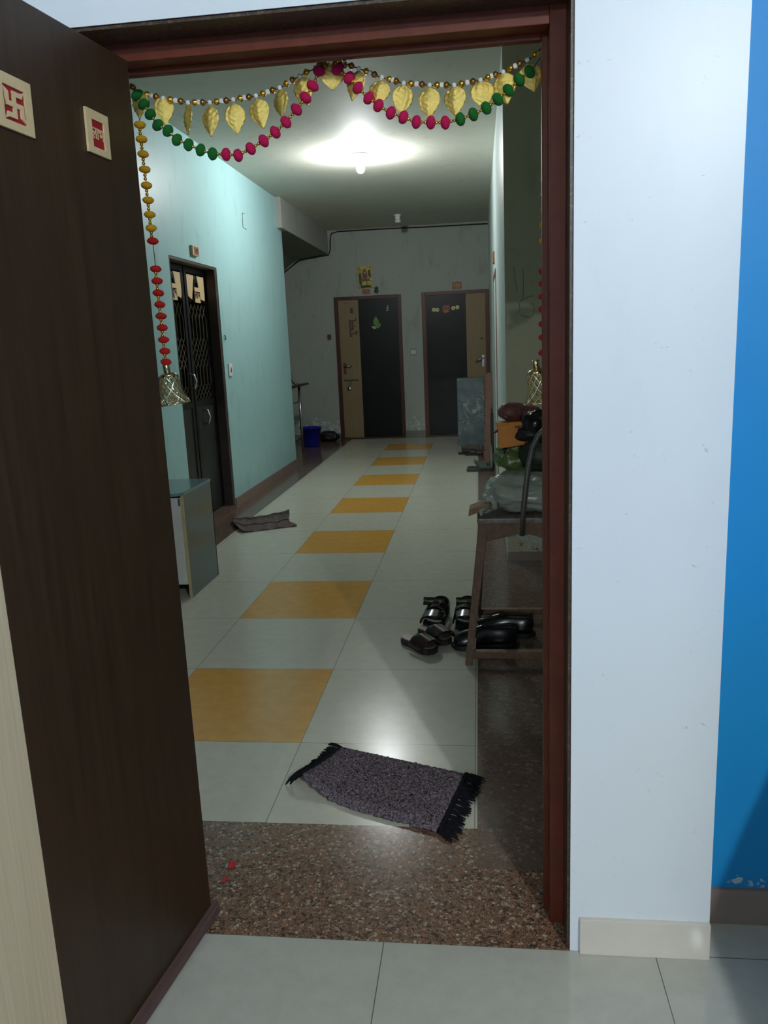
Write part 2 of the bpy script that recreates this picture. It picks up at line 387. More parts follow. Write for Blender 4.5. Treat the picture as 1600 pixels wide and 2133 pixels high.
# skirtings
o = struct(MB().box(.185, .4435, 1.470, 1.4805, .0, .082, .002), 'baseboard_front', 'skirt_tile')
struct(MB().box(.4435, 3.0, 1.580, 1.5905, 0, .083), 'baseboard_front', 'skirt_dark')
b = MB(); b.box(-1.995, -1.984, 6.236, 8.492, 0, .078); b.box(-1.995, -1.984, 1.9, 5.25, 0, .078)
struct(b, 'baseboard_left', 'skirt_dark')
b = MB(); b.box(-3.4, -1.90, 10.838, 10.851, 0, .08); b.box(-1.0, -.738, 10.838, 10.851, 0, .09)
struct(b, 'baseboard_back', 'skirt_grey')
b = MB(); b.box(.146, .66, 4.527, 4.536, 0, .05)
struct(b, 'baseboard_right', 'skirt_dark')

# ------------------------------------------------------------------ far doors
def far_door(name, x0, x1, zt, split, dark_left, fm, label):
    y = 10.85
    d = MB().box(x0, x0+.055, y-.018, y+.02, 0, zt, .003).build(name, fm); d['kind'] = 'structure'; d['label'] = label
    b = MB(); b.box(x1-.05, x1, y-.018, y+.02, 0, zt, .003); b.box(x0+.055, x1-.05, y-.018, y+.02, zt-.045, zt, .003); b.build('door_frame', fm, d)
    a, c = x0+.055, x1-.05
    if dark_left: L, R = (a, split, 'far_dark'), (split, c, 'far_beige')
    else: L, R = (a, split, 'far_beige'), (split, c, 'far_dark')
    MB().box(L[0], L[1], y-.012, y+.01, .02, zt-.045).build('door_panel', L[2], d)
    MB().box(R[0], R[1], y-.0115, y+.01, .02, zt-.045).build('door_panel', R[2], d)
    b = MB(); b.box(x0, x1, y-.05, y, 0, .022); b.build('threshold', 'granite_trim', d)
    return d
d3 = far_door('door_3', -1.898, -1.003, 1.888, -1.575, False, 'far_frame', 'dark door with a beige strip on its handle side and a leaf sticker')
d4 = far_door('door_4', -.735, .143, 1.895, -.158, True, 'far_frame2', 'dark door with round stickers and a beige strip beside the corner')
YF = 10.838
def F(x, z, y=YF): return frame((x, y, z), (1, 0, 0), (0, 0, 1))
# hardware on door_3
h = MB(); h.box(-.018, .018, -.075, .075, 0, .008, .003); h.build('handle_plate', 'brown_plastic', d3, xf=F(-1.795, .955))
h = MB(); h.tube([(-.0, .03, 0), (0, .03, .035), (.03, .03, .04), (.10, .032, .04)], .009); h.build('door_handle', 'steel', d3, True, xf=F(-1.795, .955))
h = MB(); h.tube([(-.09, 0, .012), (.11, 0, .012)], .007); h.box(-.03, -.01, -.014, .014, 0, .02); h.box(.05, .07, -.014, .014, 0, .02); h.box(-.012, .012, -.07, 0, .0, .01); h.build('door_bolt', 'steel_dark', d3, xf=F(-1.725, .80))
h = MB(); h.lathe([(0, 0), (.028, 0), (.030, .01), (.022, .02), (0, .022)], n=20); h.box(-.006, .006, .02, .045, .002, .012); h.build('padlock', 'steel', d3, True, xf=F(-1.748, .685))
h = MB(); h.box(-.008, .008, -.008, .008, 0, .005); h.build('peephole', 'brown_plastic', d3, xf=F(-1.74, 1.80))
t = text('lettering', 'शुभम्', .115, 'far_frame', d3, F(-1.668, 1.475) @ Matrix.Rotation(PI/2, 4, 'Z'), .002, 1.0, .003)
h = MB()
h.mat('far_frame2'); h.ball((0, 0, .003), .02, 12, (0, 0, 1), .3); h.ball((0, .03, .003), .014, 12, (0, 0, 1), .3); h.box(-.02, .02, -.028, -.018, 0, .004)
h.build('idol_sticker', None, d3, xf=F(-1.665, 1.70))
h = MB(); h.ball((0, 0, .002), .018, 12, (0, 0, 1), .2); h.ball((.006, .028, .002), .014, 12, (0, 0, 1), .2); h.box(-.02, .02, -.03, -.02, 0, .003)
h.build('idol_sticker', 'steel_dark', d3, xf=F(-1.19, 1.715))
M['green_leaf'] = plain('green_leaf_sticker', (84, 150, 62), .5, 0, .25, 60); M['pale_leaf'] = plain('pale_leaf_sticker', (150, 190, 140), .5)
def leafshape(b, c, L, W, ang, t=.002):
    n = 10; P = []
    for i in range(n+1):
        u = i/n; P.append((W*math.sin(PI*u**.8)*.5, L*u))
    for i in range(n-1, 0, -1):
        u = i/n; P.append((-W*math.sin(PI*u**.8)*.5, L*u))
    ca, sa = math.cos(ang), math.sin(ang)
    b.prism([(c[0]+p[0]*ca-p[1]*sa, c[1]+p[0]*sa+p[1]*ca) for p in P], 0, t, 'z')
h = MB(); h.mat('green_leaf'); leafshape(h, (0, -.02), .13, .075, .03); leafshape(h, (.0, -.04), .085, .045, -.85); h.mat('pale_leaf'); leafshape(h, (0, -.045), .07, .04, 1.2); h.mat('red_brown'); h.ball((-.002, .03, .002), .01, 10, (0, 0, 1), .2)
h.build('leaf_sticker', None, d3, xf=F(-1.345, 1.51))
# hardware on door_4
h = MB(); h.box(-.016, .016, -.085, .07, 0, .007, .003); h.build('handle_plate', 'steel', d4, xf=F(.055, .99))
h = MB(); h.tube([(0, .03, 0), (0, .03, .04), (-.03, .02, .045), (-.10, -.012, .045)], .009); h.build('door_handle', 'steel', d4, True, xf=F(.055, .99))
h = MB(); h.lathe([(0, 0), (.014, 0), (.014, .006), (0, .008)], n=16); h.build('peephole', 'brown_plastic', d4, True, xf=F(.04, 1.272))
for x, z in ((-.577, 1.667), (-.530, 1.664), (-.322, 1.675), (-.268, 1.685)):
    h = MB(); h.mat('sticker_white'); h.lathe([(0, .004), (.022, .004), (.025, .002), (.025, 0)], n=20); h.mat('brown_plastic'); h.box(-.012, .012, -.002, .002, .004, .005); h.box(-.002, .002, -.010, .010, .004, .005); h.tube([(.004, -.008, .004), (.012, -.002, .004), (.006, .008, .004)], .0015, 5)
    h.build('round_sticker', None, d4, xf=F(x, z))
h = MB(); h.mat('red_brown'); h.prism([(-.048, -.03), (-.035, -.045), (.03, -.045), (.05, .02), (.035, .045), (-.03, .045), (-.05, .02)], 0, .006, 'z'); h.mat('sticker_white'); h.box(-.03, .02, -.044, -.038, .005, .007)
h.build('welcome_sticker', None, d4, xf=F(-.412, 1.672))
text('lettering', 'लाभ', .05, 'far_frame', d4, F(-.41, 1.675, YF-.007), .001, 1)

# ------------------------------------------------------------------ things on far wall
p = MB().box(-.092, .092, -.142, .142, 0, .006, .001); M['poster_gold'] = plain('gold_foil_print', (190, 168, 70), .3, .5, .35, 30)
# poster: a plain seated figure under a tree, in gold, green and brown
def posterm():
    s = N('gold_devotional_print'); v = s.coord((1, 1, 1)); a = s.noise(v, 26, 5, .7, .5)
    s.base(s.ramp(a, [(.32, lin((60, 62, 26))), (.45, lin((120, 118, 50))), (.55, lin((176, 158, 66))), (.7, lin((206, 190, 104)))])); s.set(.4, .3); return s.m
M['poster'] = posterm()
po = MB().box(-.092, .092, -.142, .142, 0, .005, .001).build('poster', 'poster', xf=F(-1.468, 2.125, 10.849) @ Matrix.Rotation(.03, 4, 'Z'))
tag(po, 'gold foil poster of a seated figure hung above the far door', 'poster')
M['fig_brown'] = plain('print_brown', (118, 72, 44), .5); M['fig_skin'] = plain('print_skin', (196, 176, 140), .5); M['fig_dark'] = plain('print_dark_green', (44, 54, 24), .5, 0, .4, 80)
h = MB(); PX = F(-1.468, 2.125, 10.8435) @ Matrix.Rotation(.03, 4, 'Z')
h.mat('fig_dark'); h.box(-.08, -.05, -.09, .05, 0, .001); h.box(.045, .078, -.02, .09, 0, .001); h.box(-.065, .065, -.135, -.10, 0, .001)
h.mat('fig_brown'); h.ball((0, .062, .001), .03, 14, (0, 0, 1), .05); h.prism([(-.012, .085), (.012, .085), (0, .12)], 0, .0015, 'z'); h.prism([(-.035, -.03), (.035, -.03), (.03, .04), (-.03, .04)], 0, .0016, 'z'); h.prism([(-.075, -.05), (.075, -.05), (.05, -.022), (-.05, -.022)], 0, .0017, 'z')
h.mat('fig_skin'); h.ball((0, .058, .0015), .016, 12, (0, 0, 1), .08); h.tube([(-.03, .03, .002), (-.045, 0, .002), (-.02, -.02, .002)], .004, 6); h.tube([(.03, .03, .002), (.045, 0, .002), (.02, -.02, .002)], .004, 6); h.ball((.055, -.005, .001), .011, 10, (0, 0, 1), .08)
h.build('printed_figure', None, po, xf=PX)
o = MB().box(-.052, .052, -.03, .03, 0, .008, .001).build('name_plate', 'red_brown', xf=F(-1.462, 1.942, 10.849)); tag(o, 'small dull brown plate under the gold poster', 'plate')
h = MB(); h.ball((0, -.02, .005), .03, 14, (0, 0, 1), .25); h.ball((0, .018, .005), .018, 12, (0, 0, 1), .3); h.prism([(-.006, .03), (.006, .03), (0, .055)], 0, .006, 'z'); h.tube([(.018, .01, .006), (.028, .03, .006)], .004, 6); h.tube([(-.018, .01, .006), (-.028, .03, .006)], .004, 6)
M['dark_idol'] = plain('dark_green_metal', (52, 60, 52), .5, .3)
o = h.build('wall_idol', 'dark_idol', smooth=True, xf=F(-1.325, 1.96, 10.849)); tag(o, 'small dark seated idol plaque beside the gold poster', 'idol')
h = MB(); h.box(-.06, .06, -.045, .04, 0, .01, .001); h.prism([(-.02, .04), (.02, .04), (0, .056)], 0, .01, 'z'); M['orange_plate'] = plain('orange_brown_plate', (150, 92, 58), .5)
o = h.build('number_plate', 'orange_plate', xf=F(-.268, 1.962, 10.849)); tag(o, 'brown number plate reading 101 above the far corner door', 'number plate')
text('number', '101', .07, 'cream_board', o, F(-.268, 1.958, 10.838), .001)
h = MB(); h.mat('grey_plate'); h.box(-.04, .04, -.045, .045, 0, .008, .002); h.mat('white_plastic'); h.box(-.028, -.004, -.025, .025, .008, .012); h.box(.004, .028, -.025, .025, .008, .012)
o = h.build('switch_plate', xf=F(-.862, 1.135, 10.849)); tag(o, 'small switch plate between the two far doors', 'switch')
o = MB().box(-.024, .024, -.032, .032, 0, .018, .003).build('door_bell', 'brown_plastic', xf=F(-1.985, 1.378, 10.849)); tag(o, 'brown bell push beside the beige-striped far door', 'bell push')
o = MB().tube([(.143, 10.842, 2.70), (-.6, 10.842, 2.705), (-1.2, 10.842, 2.715), (-1.80, 10.842, 2.715), (-1.885, 10.842, 2.695), (-1.905, 10.842, 2.62), (-1.91, 10.842, 2.50), (-1.935, 10.842, 2.428), (-2.05, 10.84, 2.418), (-2.33, 10.84, 2.385), (-2.56, 10.84, 2.23)], .008, 8).build('wall_cable', 'cord', smooth=True)
tag(o, 'dark cable running along the top of the far wall and down under the beam', 'cable')

# ------------------------------------------------------------------ teal wall door
d2 = MB().box(-2.068, -1.997, 6.185, 6.245, 0, 1.895, .002).build('door_2', 'granite_trim'); d2['kind'] = 'structure'; d2['label'] = 'black double grille door set in the teal wall'
M['jamb_dark'] = plain('dark_brown_jamb', (62, 50, 44), .5, 0, .2, 20)
d2.data.materials[0] = M['jamb_dark']
b = MB(); b.box(-2.19, -1.997, 5.245, 5.275, 0, 1.895, .002); b.box(-2.19, -1.997, 5.275, 6.185, 1.865, 1.895, .002); b.box(-2.19, -2.068, 6.20, 6.235, 0, 1.865); b.build('door_frame', 'jamb_dark', d2)
b = MB(); b.box(-2.20, -1.995, 5.25, 6.235, -.01, .028); b.build('threshold', 'granite_floor', d2)
XL = -2.075
mid = 5.72
for (a, c) in ((5.28, mid-.012), (mid+.012, 6.20)):
    b = MB(); t = .045
    b.box(XL-.03, XL, a, a+t, .04, 1.86, .002); b.box(XL-.03, XL, c-t, c, .04, 1.86, .002); b.box(XL-.03, XL, a+t, c-t, 1.82, 1.86, .002); b.box(XL-.03, XL, a+t, c-t, .86, .90, .002)
    lf2 = b.build('door_leaf', 'black_metal', d2)
    MB().box(XL-.022, XL-.008, a+t, c-t, .04, .86).build('door_panel', 'dark_panel', lf2)
    # grille: diamonds and straight bars in bands
    g = MB(); A, C = a+t, c-t; n = 5; st = (C-A)/n; gx = XL-.012
    for z0, z1, kind in ((1.62, 1.80, 'd'), (1.50, 1.60, 'd'), (1.36, 1.50, 's'), (1.14, 1.36, 'd'), (1.02, 1.14, 's'), (.90, 1.02, 'd')):
        for i in range(n+(kind == 's')):
            ya = A+st*i
            if kind == 's': g.tube([(gx, ya, z0), (gx, ya, z1)], .0045, 6)
            else:
                rows = max(1, round((z1-z0)/.075)); dz = (z1-z0)/rows
                for r in range(rows):
                    g.tube([(gx, ya, z0+dz*r), (gx, ya+st, z0+dz*(r+1))], .0028, 5); g.tube([(gx, ya+st, z0+dz*r), (gx, ya, z0+dz*(r+1))], .0028, 5)
    g.build('grille', 'grille', lf2)
    # cut board with motif and a small lettered panel
    yc = (a+c)/2; bx = frame((XL-.006, yc, 1.725), (0, 1, 0), (0, 0, 1))
    b = MB(); w2 = (C-A)/2-.005
    b.prism([(-w2, -.03), (-w2, .085), (-.03, .085), (-.055, .03), (-.10, -.09), (-w2+.01, -.07)][:6], 0, .004, 'z')
    b.prism([(w2, -.05), (w2, .085), (.03, .085), (.055, .02), (.085, -.08), (w2-.01, -.09)], 0, .004, 'z')
    b.box(-.055, .055, -.11, .0, .006, .012, .001)
    cb = b.build('cut_board', 'cream_board', lf2, xf=bx)
    text('lettering', 'शुभ लाभ' if False else ('लाभ' if a > mid else 'शुभ'), .075, 'far_dark', cb, bx @ Matrix.Translation((0, -.055, .0125)), .001, .9, .001)
    b = MB(); b.mat('far_dark'); b.ball((0, .055, .003), .028, 12, (0, 0, 1), .2); b.prism([(-.05, 0), (-.025, 0), (-.02, .07), (-.04, .03)], .0045, .006, 'z'); b.prism([(.05, 0), (.025, 0), (.02, .07), (.04, .03)], .0045, .006, 'z')
    b.build('cut_motif', None, cb, xf=bx)
    hy = a+.17 if a > mid else c-.04
    z = .775 if a > mid else 1.05
    b = MB(); b.tube([(XL-.005, hy, z+.055), (XL+.03, hy, z+.045), (XL+.042, hy+.005, z), (XL+.03, hy, z-.045), (XL-.005, hy, z-.055)], [.007, .009, .010, .009, .006], 8)
    b.build('door_handle', 'steel', lf2, True)
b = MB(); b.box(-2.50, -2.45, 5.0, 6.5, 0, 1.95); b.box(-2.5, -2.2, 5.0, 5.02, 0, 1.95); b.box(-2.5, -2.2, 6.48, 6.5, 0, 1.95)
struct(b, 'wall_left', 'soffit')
def W(y, z, x=-1.993): return frame((x, y, z), (0, 1, 0), (0, 0, 1))
h = MB(); h.mat('cream_board'); h.box(-.06, .06, -.035, .035, 0, .02, .002); h.mat('orange_plate'); h.box(-.035, .055, -.028, .028, .020, .022)
o = h.build('number_plate', xf=W(5.735, 1.957)); tag(o, 'small cream and orange number plate above the black grille door', 'number plate')
text('number', '103', .045, 'far_frame', o, W(5.745, 1.957, -1.9705), .0008)
h = MB(); h.mat('white_plastic'); h.box(-.045, .045, -.05, .05, 0, .010, .003); h.mat('brown_plastic'); h.prism([(-.006, -.02), (.008, -.02), (.004, .02), (-.002, .02)], .010, .014, 'z')
o = h.build('switch_plate', xf=W(6.365, 1.105)); tag(o, 'white bell switch on the teal wall beside the grille door', 'switch')
h = MB(); h.mat('green_leaf'); h.tube([(0, .02, .004), (0, 0, .012), (.002, -.02, .006)], .006, 6)
o = h.build('wall_hook', None, xf=W(6.288, 1.36)); tag(o, 'tiny green wall hook above the white bell switch', 'hook')
h = MB(); pts = [(-.05, .06), (-.055, -.06), (.05, -.065)]
h.mat('fig_dark'); h.tube([(.03, .065, .001), (-.045, .062, .001), (-.052, -.055, .001), (.05, -.062, .001)], .0025, 5)
struct(h, 'trim_4', xf=W(7.11, 2.345))['label'] = 'thin bracket-shaped pencil mark on the teal wall'

h = MB(); h.mat('soffit')
for L_ in ([(.243, 1.615), (.2445, 1.535), (.243, 1.455)], [(.195, 1.63), (.20, 1.57), (.212, 1.50)], [(.25, 1.462), (.275, 1.474), (.298, 1.476)], [(.285, 1.44), (.30, 1.42), (.300, 1.385), (.285, 1.365), (.25, 1.368), (.228, 1.38)], [(.235, 1.46), (.222, 1.44), (.225, 1.41), (.212, 1.385)]):
    h.tube([(p[0], 4.5345, p[1]) for p in L_], .0016, 5)
struct(h, 'trim_5')['label'] = 'child scribble of thin pencil lines on the recess wall'

# right wall door and plates
d5 = MB().box(.139, .146, 6.60, 6.66, 0, 1.80, .001).build('door_5', 'red_brown'); d5['kind'] = 'structure'
b = MB(); b.box(.139, .146, 7.50, 7.56, 0, 1.80); b.box(.139, .146, 6.66, 7.50, 1.75, 1.80); b.build('door_frame', 'far_frame2', d5)
MB().box(.142, .146, 6.66, 7.50, 0, 1.75).build('door_panel', 'pale_wall', d5)
RW = frame((.1445, 7.15, 1.93), (0, -1, 0), (0, 0, 1))
o = MB().box(-.08, .08, -.045, .045, 0, .014, .002).build('number_plate', 'orange_plate', xf=RW); tag(o, 'orange plate seen edge-on, above the door in the pale side wall', 'number plate')

# ------------------------------------------------------------------ lamps
def batten(name, x, y, zc, lit, label, m='bulb', s=1.0):
    e = empty(name, (x, y, zc), label, 'light')
    MB().lathe([(0, 0), (.062*s, 0), (.062*s, -.006), (.055*s, -.012), (.028*s, -.016), (.024*s, -.05), (0, -.05)], (x, y, zc), 28).build('ceiling_rose', 'grey_plate', e, True)
    if lit:
        MB().lathe([(.019, -.05), (.022, -.062), (.030, -.085), (.034, -.105), (.030, -.128), (.018, -.142), (0, -.147)], (x, y, zc), 24).build('bulb', m, e, True)
    return e
batten('ceiling_light', CORR_LAMP[0], CORR_LAMP[1], CZ, True, 'lit bulb in a round holder on the corridor ceiling')
e = empty('ceiling_light', (-.92, 9.9, CZ), 'white bulb holder without a bulb, further along the ceiling', 'light')
MB().lathe([(0, 0), (.045, 0), (.045, -.01), (.032, -.014), (.030, -.06), (.036, -.062), (.034, -.085), (0, -.085)], (-.92, 9.9, CZ), 24).build('bulb_holder', 'white_plastic', e, True)
e = batten('ceiling_light', ROOM_LAMP[0], ROOM_LAMP[1], ROOM_LAMP[2]+.10, True, 'lit bulb of the front room behind the viewer', 'room_bulb')
MB().tube([(ROOM_LAMP[0], ROOM_LAMP[1], ROOM_LAMP[2]+.10), (ROOM_LAMP[0], ROOM_LAMP[1], CZ)], .008, 8).build('hanging_rod', 'white_plastic', e)

M['added_lamp'] = N('added_lamp_glow').set(.4).m
_b = M['added_lamp'].node_tree.nodes['Principled BSDF']; _b.inputs['Emission Color'].default_value = (.93, .995, .98, 1); _b.inputs['Emission Strength'].default_value = 4300
BX, BY, BZ = -.45, -5.6, 2.60
e = empty('added_light', (BX, BY, BZ), 'added unseen lamp behind the viewer that lights the recess wall', 'light')
MB().ball((BX, BY, BZ), .035, 20).build('bulb', 'added_lamp', e, True)  # unseen lamp, added to brighten the lower recess wall through the doorway
MB().tube([(BX, BY, BZ+.03), (BX, BY, CZ)], .004, 8).build('hanging_rod', 'white_plastic', e)

# ------------------------------------------------------------------ plaques on the open door
def LP(s, z, n=.0005): return LX @ Matrix.Translation((-s, z, n))
rot = Matrix.Rotation(-.03, 4, 'Z')
def plaque(s, z, w, h, x0, x1, z0, z1, th=.0042):
    b = MB(); b.mat('cream_board'); b.box(-w/2, x0, -h/2, h/2, 0, th); b.box(x1, w/2, -h/2, h/2, 0, th); b.box(x0, x1, -h/2, z0, 0, th); b.box(x0, x1, z1, h/2, 0, th)
    b.mat('maroon'); b.box(x0, x1, z0, z1, 0, .002)
    return b.build('door_plaque', xf=LP(s, z) @ rot)
pl = plaque(.124, 1.627, .064, .070, -.017, .017, -.024, .020)
tag(pl, 'cream plaque with a red window and Hindi word, on the open dark door', 'plaque')
text('lettering', 'लाभ', .028, 'cream_board', pl, LP(.124, 1.6255, .0026) @ rot, .0012, .74, .0)
pl = plaque(.332, 1.622, .078, .076, -.023, .023, -.026, .022)
tag(pl, 'cream plaque with a cut-out Hindu swastika over red, on the open dark door', 'plaque')
b = MB(); q = .0036; L = .019; z0, z1 = .0018, .0042
b.box(-q, q, -L, L, z0, z1); b.box(-L, L, -q, q, z0+.0002, z1+.0002)
for k in range(4):
    a = k*PI/2; ca, sa = math.cos(a), math.sin(a)
    P = [(-q, L), (-q, L-2*q), (L-.003, L-2*q), (L+.002, L+.003), (L-.005, L)]
    b.prism([(x*ca-y*sa, x*sa+y*ca) for x, y in P], z0+.0001, z1+.0001, 'z')
b.build('cut_symbol', 'cream_board', pl, xf=LP(.332, 1.620) @ rot)

# ------------------------------------------------------------------ garland
GY = 1.68
def gp(px, py):
    """point of the garland plane seen at photo position (px,py), used as a measured table of bead places"""
    a = (px-800)/FPX; c = (1066.5-py)/FPX; d = fw+rt*a+up*c; t = GY/d.y
    return Vector((d.x*t, GY, CAM_H+d.z*t))
gar = empty('door_garland', (-.28, GY, 1.82), 'festive garland of gold leaves and wool pompoms strung across the doorway', 'garland')
up_pts = [(276, 180), (283, 192), (330, 203), (365, 210), (392, 214), (440, 214), (490, 208), (540, 199), (584, 183), (625, 158), (672, 135), (700, 127), (745, 142), (790, 160), (840, 174), (897, 178), (948, 178), (1003, 167), (1050, 150), (1105, 122), (1130, 98)]
MB().tube([gp(*p) for p in up_pts], .0011, 6).build('cord', 'cord', gar)
lo = [('g', 289, 200), ('g', 302, 219), ('g', 316, 240), ('g', 331, 262), ('g', 352, 274), ('g', 371, 293), ('g', 395, 303), ('g', 420, 314), ('g', 445, 322), ('p', 473, 323), ('p', 498, 325), ('p', 524, 311), ('p', 551, 295), ('p', 575, 277), ('p', 597, 256), ('p', 619, 230), ('p', 638, 205), ('p', 653, 181), ('p', 666, 151), ('p', 704, 147), ('p', 728, 164), ('p', 747, 185), ('p', 769, 206), ('p', 789, 222), ('p', 815, 237), ('p', 841, 246), ('p', 868, 256), ('p', 898, 257), ('p', 928, 257), ('g', 959, 250), ('g', 986, 240), ('g', 1013, 227), ('g', 1037, 209), ('g', 1059, 190), ('g', 1081, 168), ('g', 1103, 152)]
L3 = [gp(a, b_)-Vector((0, .006, 0)) for _, a, b_ in lo]
MB().tube([gp(278, 185)]+L3[:19]+[gp(690, 128)]+L3[19:]+[gp(1128, 118)], .0009, 6).build('cord', 'cord', gar)
for i, (k, a, b_) in enumerate(lo):
    d = (L3[min(i+1, len(L3)-1)]-L3[max(i-1, 0)]); 
    if i == 18: d = Vector((.3, 0, .9))
    if i == 19: d = Vector((.3, 0, -.9))
    MB().ball(L3[i], .0126, 16, d, .74, .04).build('pompom', 'green_pom' if k == 'g' else 'pink_pom', gar, True)
for i in range(len(L3)-1):
    if i == 18: continue
    b = MB(); m_ = (L3[i]+L3[i+1])/2; d = (L3[i+1]-L3[i]).normalized()*.0034; b.ball(m_+d, .0033, 10); b.ball(m_-d, .0033, 10)
    b.build('gold_bead', 'gold_bead', gar, True)
def gold_leaf(top, tip, wd, roll):
    T, P = gp(*top), gp(*tip); ax = P-T; L = ax.length; ax.normalize(); s = Vector((ax.z, 0, -ax.x))*-1; s.normalize(); nrm = Vector((0, -1, 0))
    s = (s*math.cos(roll)+nrm*math.sin(roll)).normalized(); nn = ax.cross(s)
    prof = [0, .55, .85, .98, 1, .96, .86, .7, .48, .25, .06]
    def fn(u, v):
        k = u*10; i = min(9, int(k)); w_ = prof[i]+(prof[i+1]-prof[i])*(k-i); q = (v-.5)*2
        bump_ = .0022*math.cos(q*PI*1.0)+.0010*math.sin(u*34+abs(q)*9)+.0006*math.sin(q*14+u*5)+random.uniform(-.0006, .0006)
        return T+ax*(L*u)+s*(q*w_*wd/2)+nn*(bump_*(.3+w_)+.003*math.sin(u*PI))
    MB().grid(fn, 20, 12).build('gold_leaf', 'gold', gar, True, mods=[SOL(.0006)])
leaves = [((292, 186), (291, 249), 40, .5), ((340, 199), (344, 262), 38, -.3), ((392, 215), (392, 281), 30, .9), ((438, 219), (440, 285), 38, .4), ((487, 214), (494, 280), 40, -.2), ((534, 205), (549, 268), 42, .2), ((583, 184), (588, 246), 34, .7), ((624, 160), (643, 221), 40, .3), ((690, 132), (693, 188), 48, -.3), ((748, 146), (733, 210), 38, .5), ((796, 167), (783, 222), 42, .2), ((841, 175), (836, 240), 40, -.3), ((895, 181), (893, 248), 42, .1), ((946, 178), (950, 243), 42, .3), ((1001, 168), (1010, 227), 46, -.1), ((1048, 150), (1057, 217), 42, .2), ((1098, 133), (1114, 191), 46, -.2)]
for t_, p_, w_, r_ in leaves: gold_leaf(t_, p_, w_/991.0/max(.6, math.cos(r_)), r_)
UP = [gp(*p) for p in up_pts]
def along(x):
    for a, c in zip(UP, UP[1:]):
        if a.x <= x <= c.x: return a+(c-a)*((x-a.x)/(c.x-a.x)), (c-a).normalized()
    return UP[-1], Vector((1, 0, 0))
def spindle(b, c, d, r, L):
    b.lathe([(0, -L), (r*.35, -L*.8), (r, 0), (r*.9, L*.25), (r*.3, L*.8), (0, L)], c, 10, d)
tops = [gp(*l[0]).x for l in leaves]
for i, x in enumerate(tops):
    for sgn in (-1, 1):
        c, d = along(x+sgn*.0145); b = MB(); spindle(b, c+Vector((0, -.002, 0)), d*sgn*-1, .0068, .0085); b.build('cap_bead', 'gold_bead' if sgn > 0 else 'bronze', gar, True)
    c, d = along(x); MB().ball(c+Vector((0, -.002, 0)), .0046, 8).build('white_bead', 'white_bead', gar)
    if i < len(tops)-1:
        c, d = along((x+tops[i+1])/2); MB().ball(c+Vector((0, -.002, 0)), .0054, 6).build('white_bead', 'white_bead', gar)
b = MB()
for k in range(26):
    c = gp(random.uniform(655, 722), random.uniform(122, 140)); b.ball(c+Vector((0, random.uniform(-.006, .004), 0)), .0042, 6)
b.build('bead_cluster', 'bronze', gar, True)

def bell_string(px_list, bx, bz, x_of, label, top):
    e = empty('hanging_bell_string', (bx, GY, top), label, 'hanging ornament')
    zs = []
    MB().tube([(x_of(top), GY, top), (x_of(bz+.09), GY, bz+.09)], .0009, 6).build('cord', 'cord', e)
    for i, (k, z) in enumerate(px_list):
        MB().ball((x_of(z), GY, z), .0118, 16, (0.05, 0, 1), .62, .05).build('pompom', 'yellow_pom' if k == 'y' else 'red_pom', e, True)
        if i < len(px_list)-1:
            zn = px_list[i+1][1]; m_ = (z+zn)/2
            if z-zn < .04:
                b = MB(); b.ball((x_of(m_), GY-.003, m_+.0036), .0036, 10); b.ball((x_of(m_), GY-.003, m_-.0036), .0036, 10); b.build('gold_bead', 'gold_bead', e, True)
    tilt = Vector((-.12, 0, 1)); c = Vector((bx, GY, bz))
    MB().lathe([(0, .066), (.0075, .066), (.0075, .084), (.006, .086), (0, .086)], c, 16, tilt).build('bell_neck', 'bell', e, True)
    prof = [(0, .0685), (.010, .0675), (.017, .0645), (.0205, .059)]
    MB().lathe(prof, c, 28, tilt).build('bell_crown', 'bell', e, True, mods=[SOL(.001)])
    # lattice body made of two families of spiralling strips
    def R(h): u = (.060-h)/.060; return .0208+.0022*u+.0125*max(0, (u-.45)/.55)**1.9
    ax = tilt.normalized(); u_ = ax.orthogonal().normalized(); v_ = ax.cross(u_); b = MB(); n = 11; steps = 16
    for k in range(n):
        for sg in (-1, 1):
            P = []
            for i in range(steps+1):
                h = .060*(1-i/steps); a = 2*PI*k/n+sg*2*PI*(i/steps)*3.0/n; P.append(c+ax*h+(u_*math.cos(a)+v_*math.sin(a))*R(h))
            b.tube(P, .0016, 6)
    b.build('bell_body', 'bell', e, True)
    MB().lathe([(.0335, .0018), (.0352, .0010), (.036, -.0005), (.0345, -.0012), (.0325, .0002), (.0335, .0018)], c, 32, tilt).build('bell_rim', 'bell', e, True)
    MB().ball(c+Vector((0, 0, .012)), .005, 12).build('bell_clapper', 'bell', e, True)
xl = lambda z: -.7045-(1.80-z)*-.004
ys_l = [gp(*p).z for p in ((279, 203), (281, 261), (283, 291), (286, 322), (289, 354), (291, 387), (295, 418), (298, 448), (302, 476), (305, 503))]
rs_l = [gp(*p).z for p in ((313, 561), (318, 586), (321, 611), (324, 635), (327, 659), (330, 683), (334, 708), (337, 732), (341, 754))]
zb = gp(358, 842).z
bell_string([('y', z) for z in ys_l[:-1]]+[('r', ys_l[-1])]+[('r', z) for z in rs_l], -.6565, zb, lambda z: -.673+(1.8-z)*.014, 'bell on a string of yellow and red pompoms beside the open dark door', gp(276, 182).z)
rr = [gp(*p).z for p in ((1131, 565), (1131, 591), (1130, 618), (1130, 645), (1130, 675), (1130, 703), (1130, 735))]
yr = [gp(1128, 150+k*32).z for k in range(12)]
bell_string([('y', z) for z in yr]+[('r', z) for z in rr], .1244, gp(1108, 838).z, lambda z: .1345+(1.8-z)*-.006+max(0,z-1.42)*.03, 'bell on a red pompom string half behind the door frame', gp(1128, 105).z)

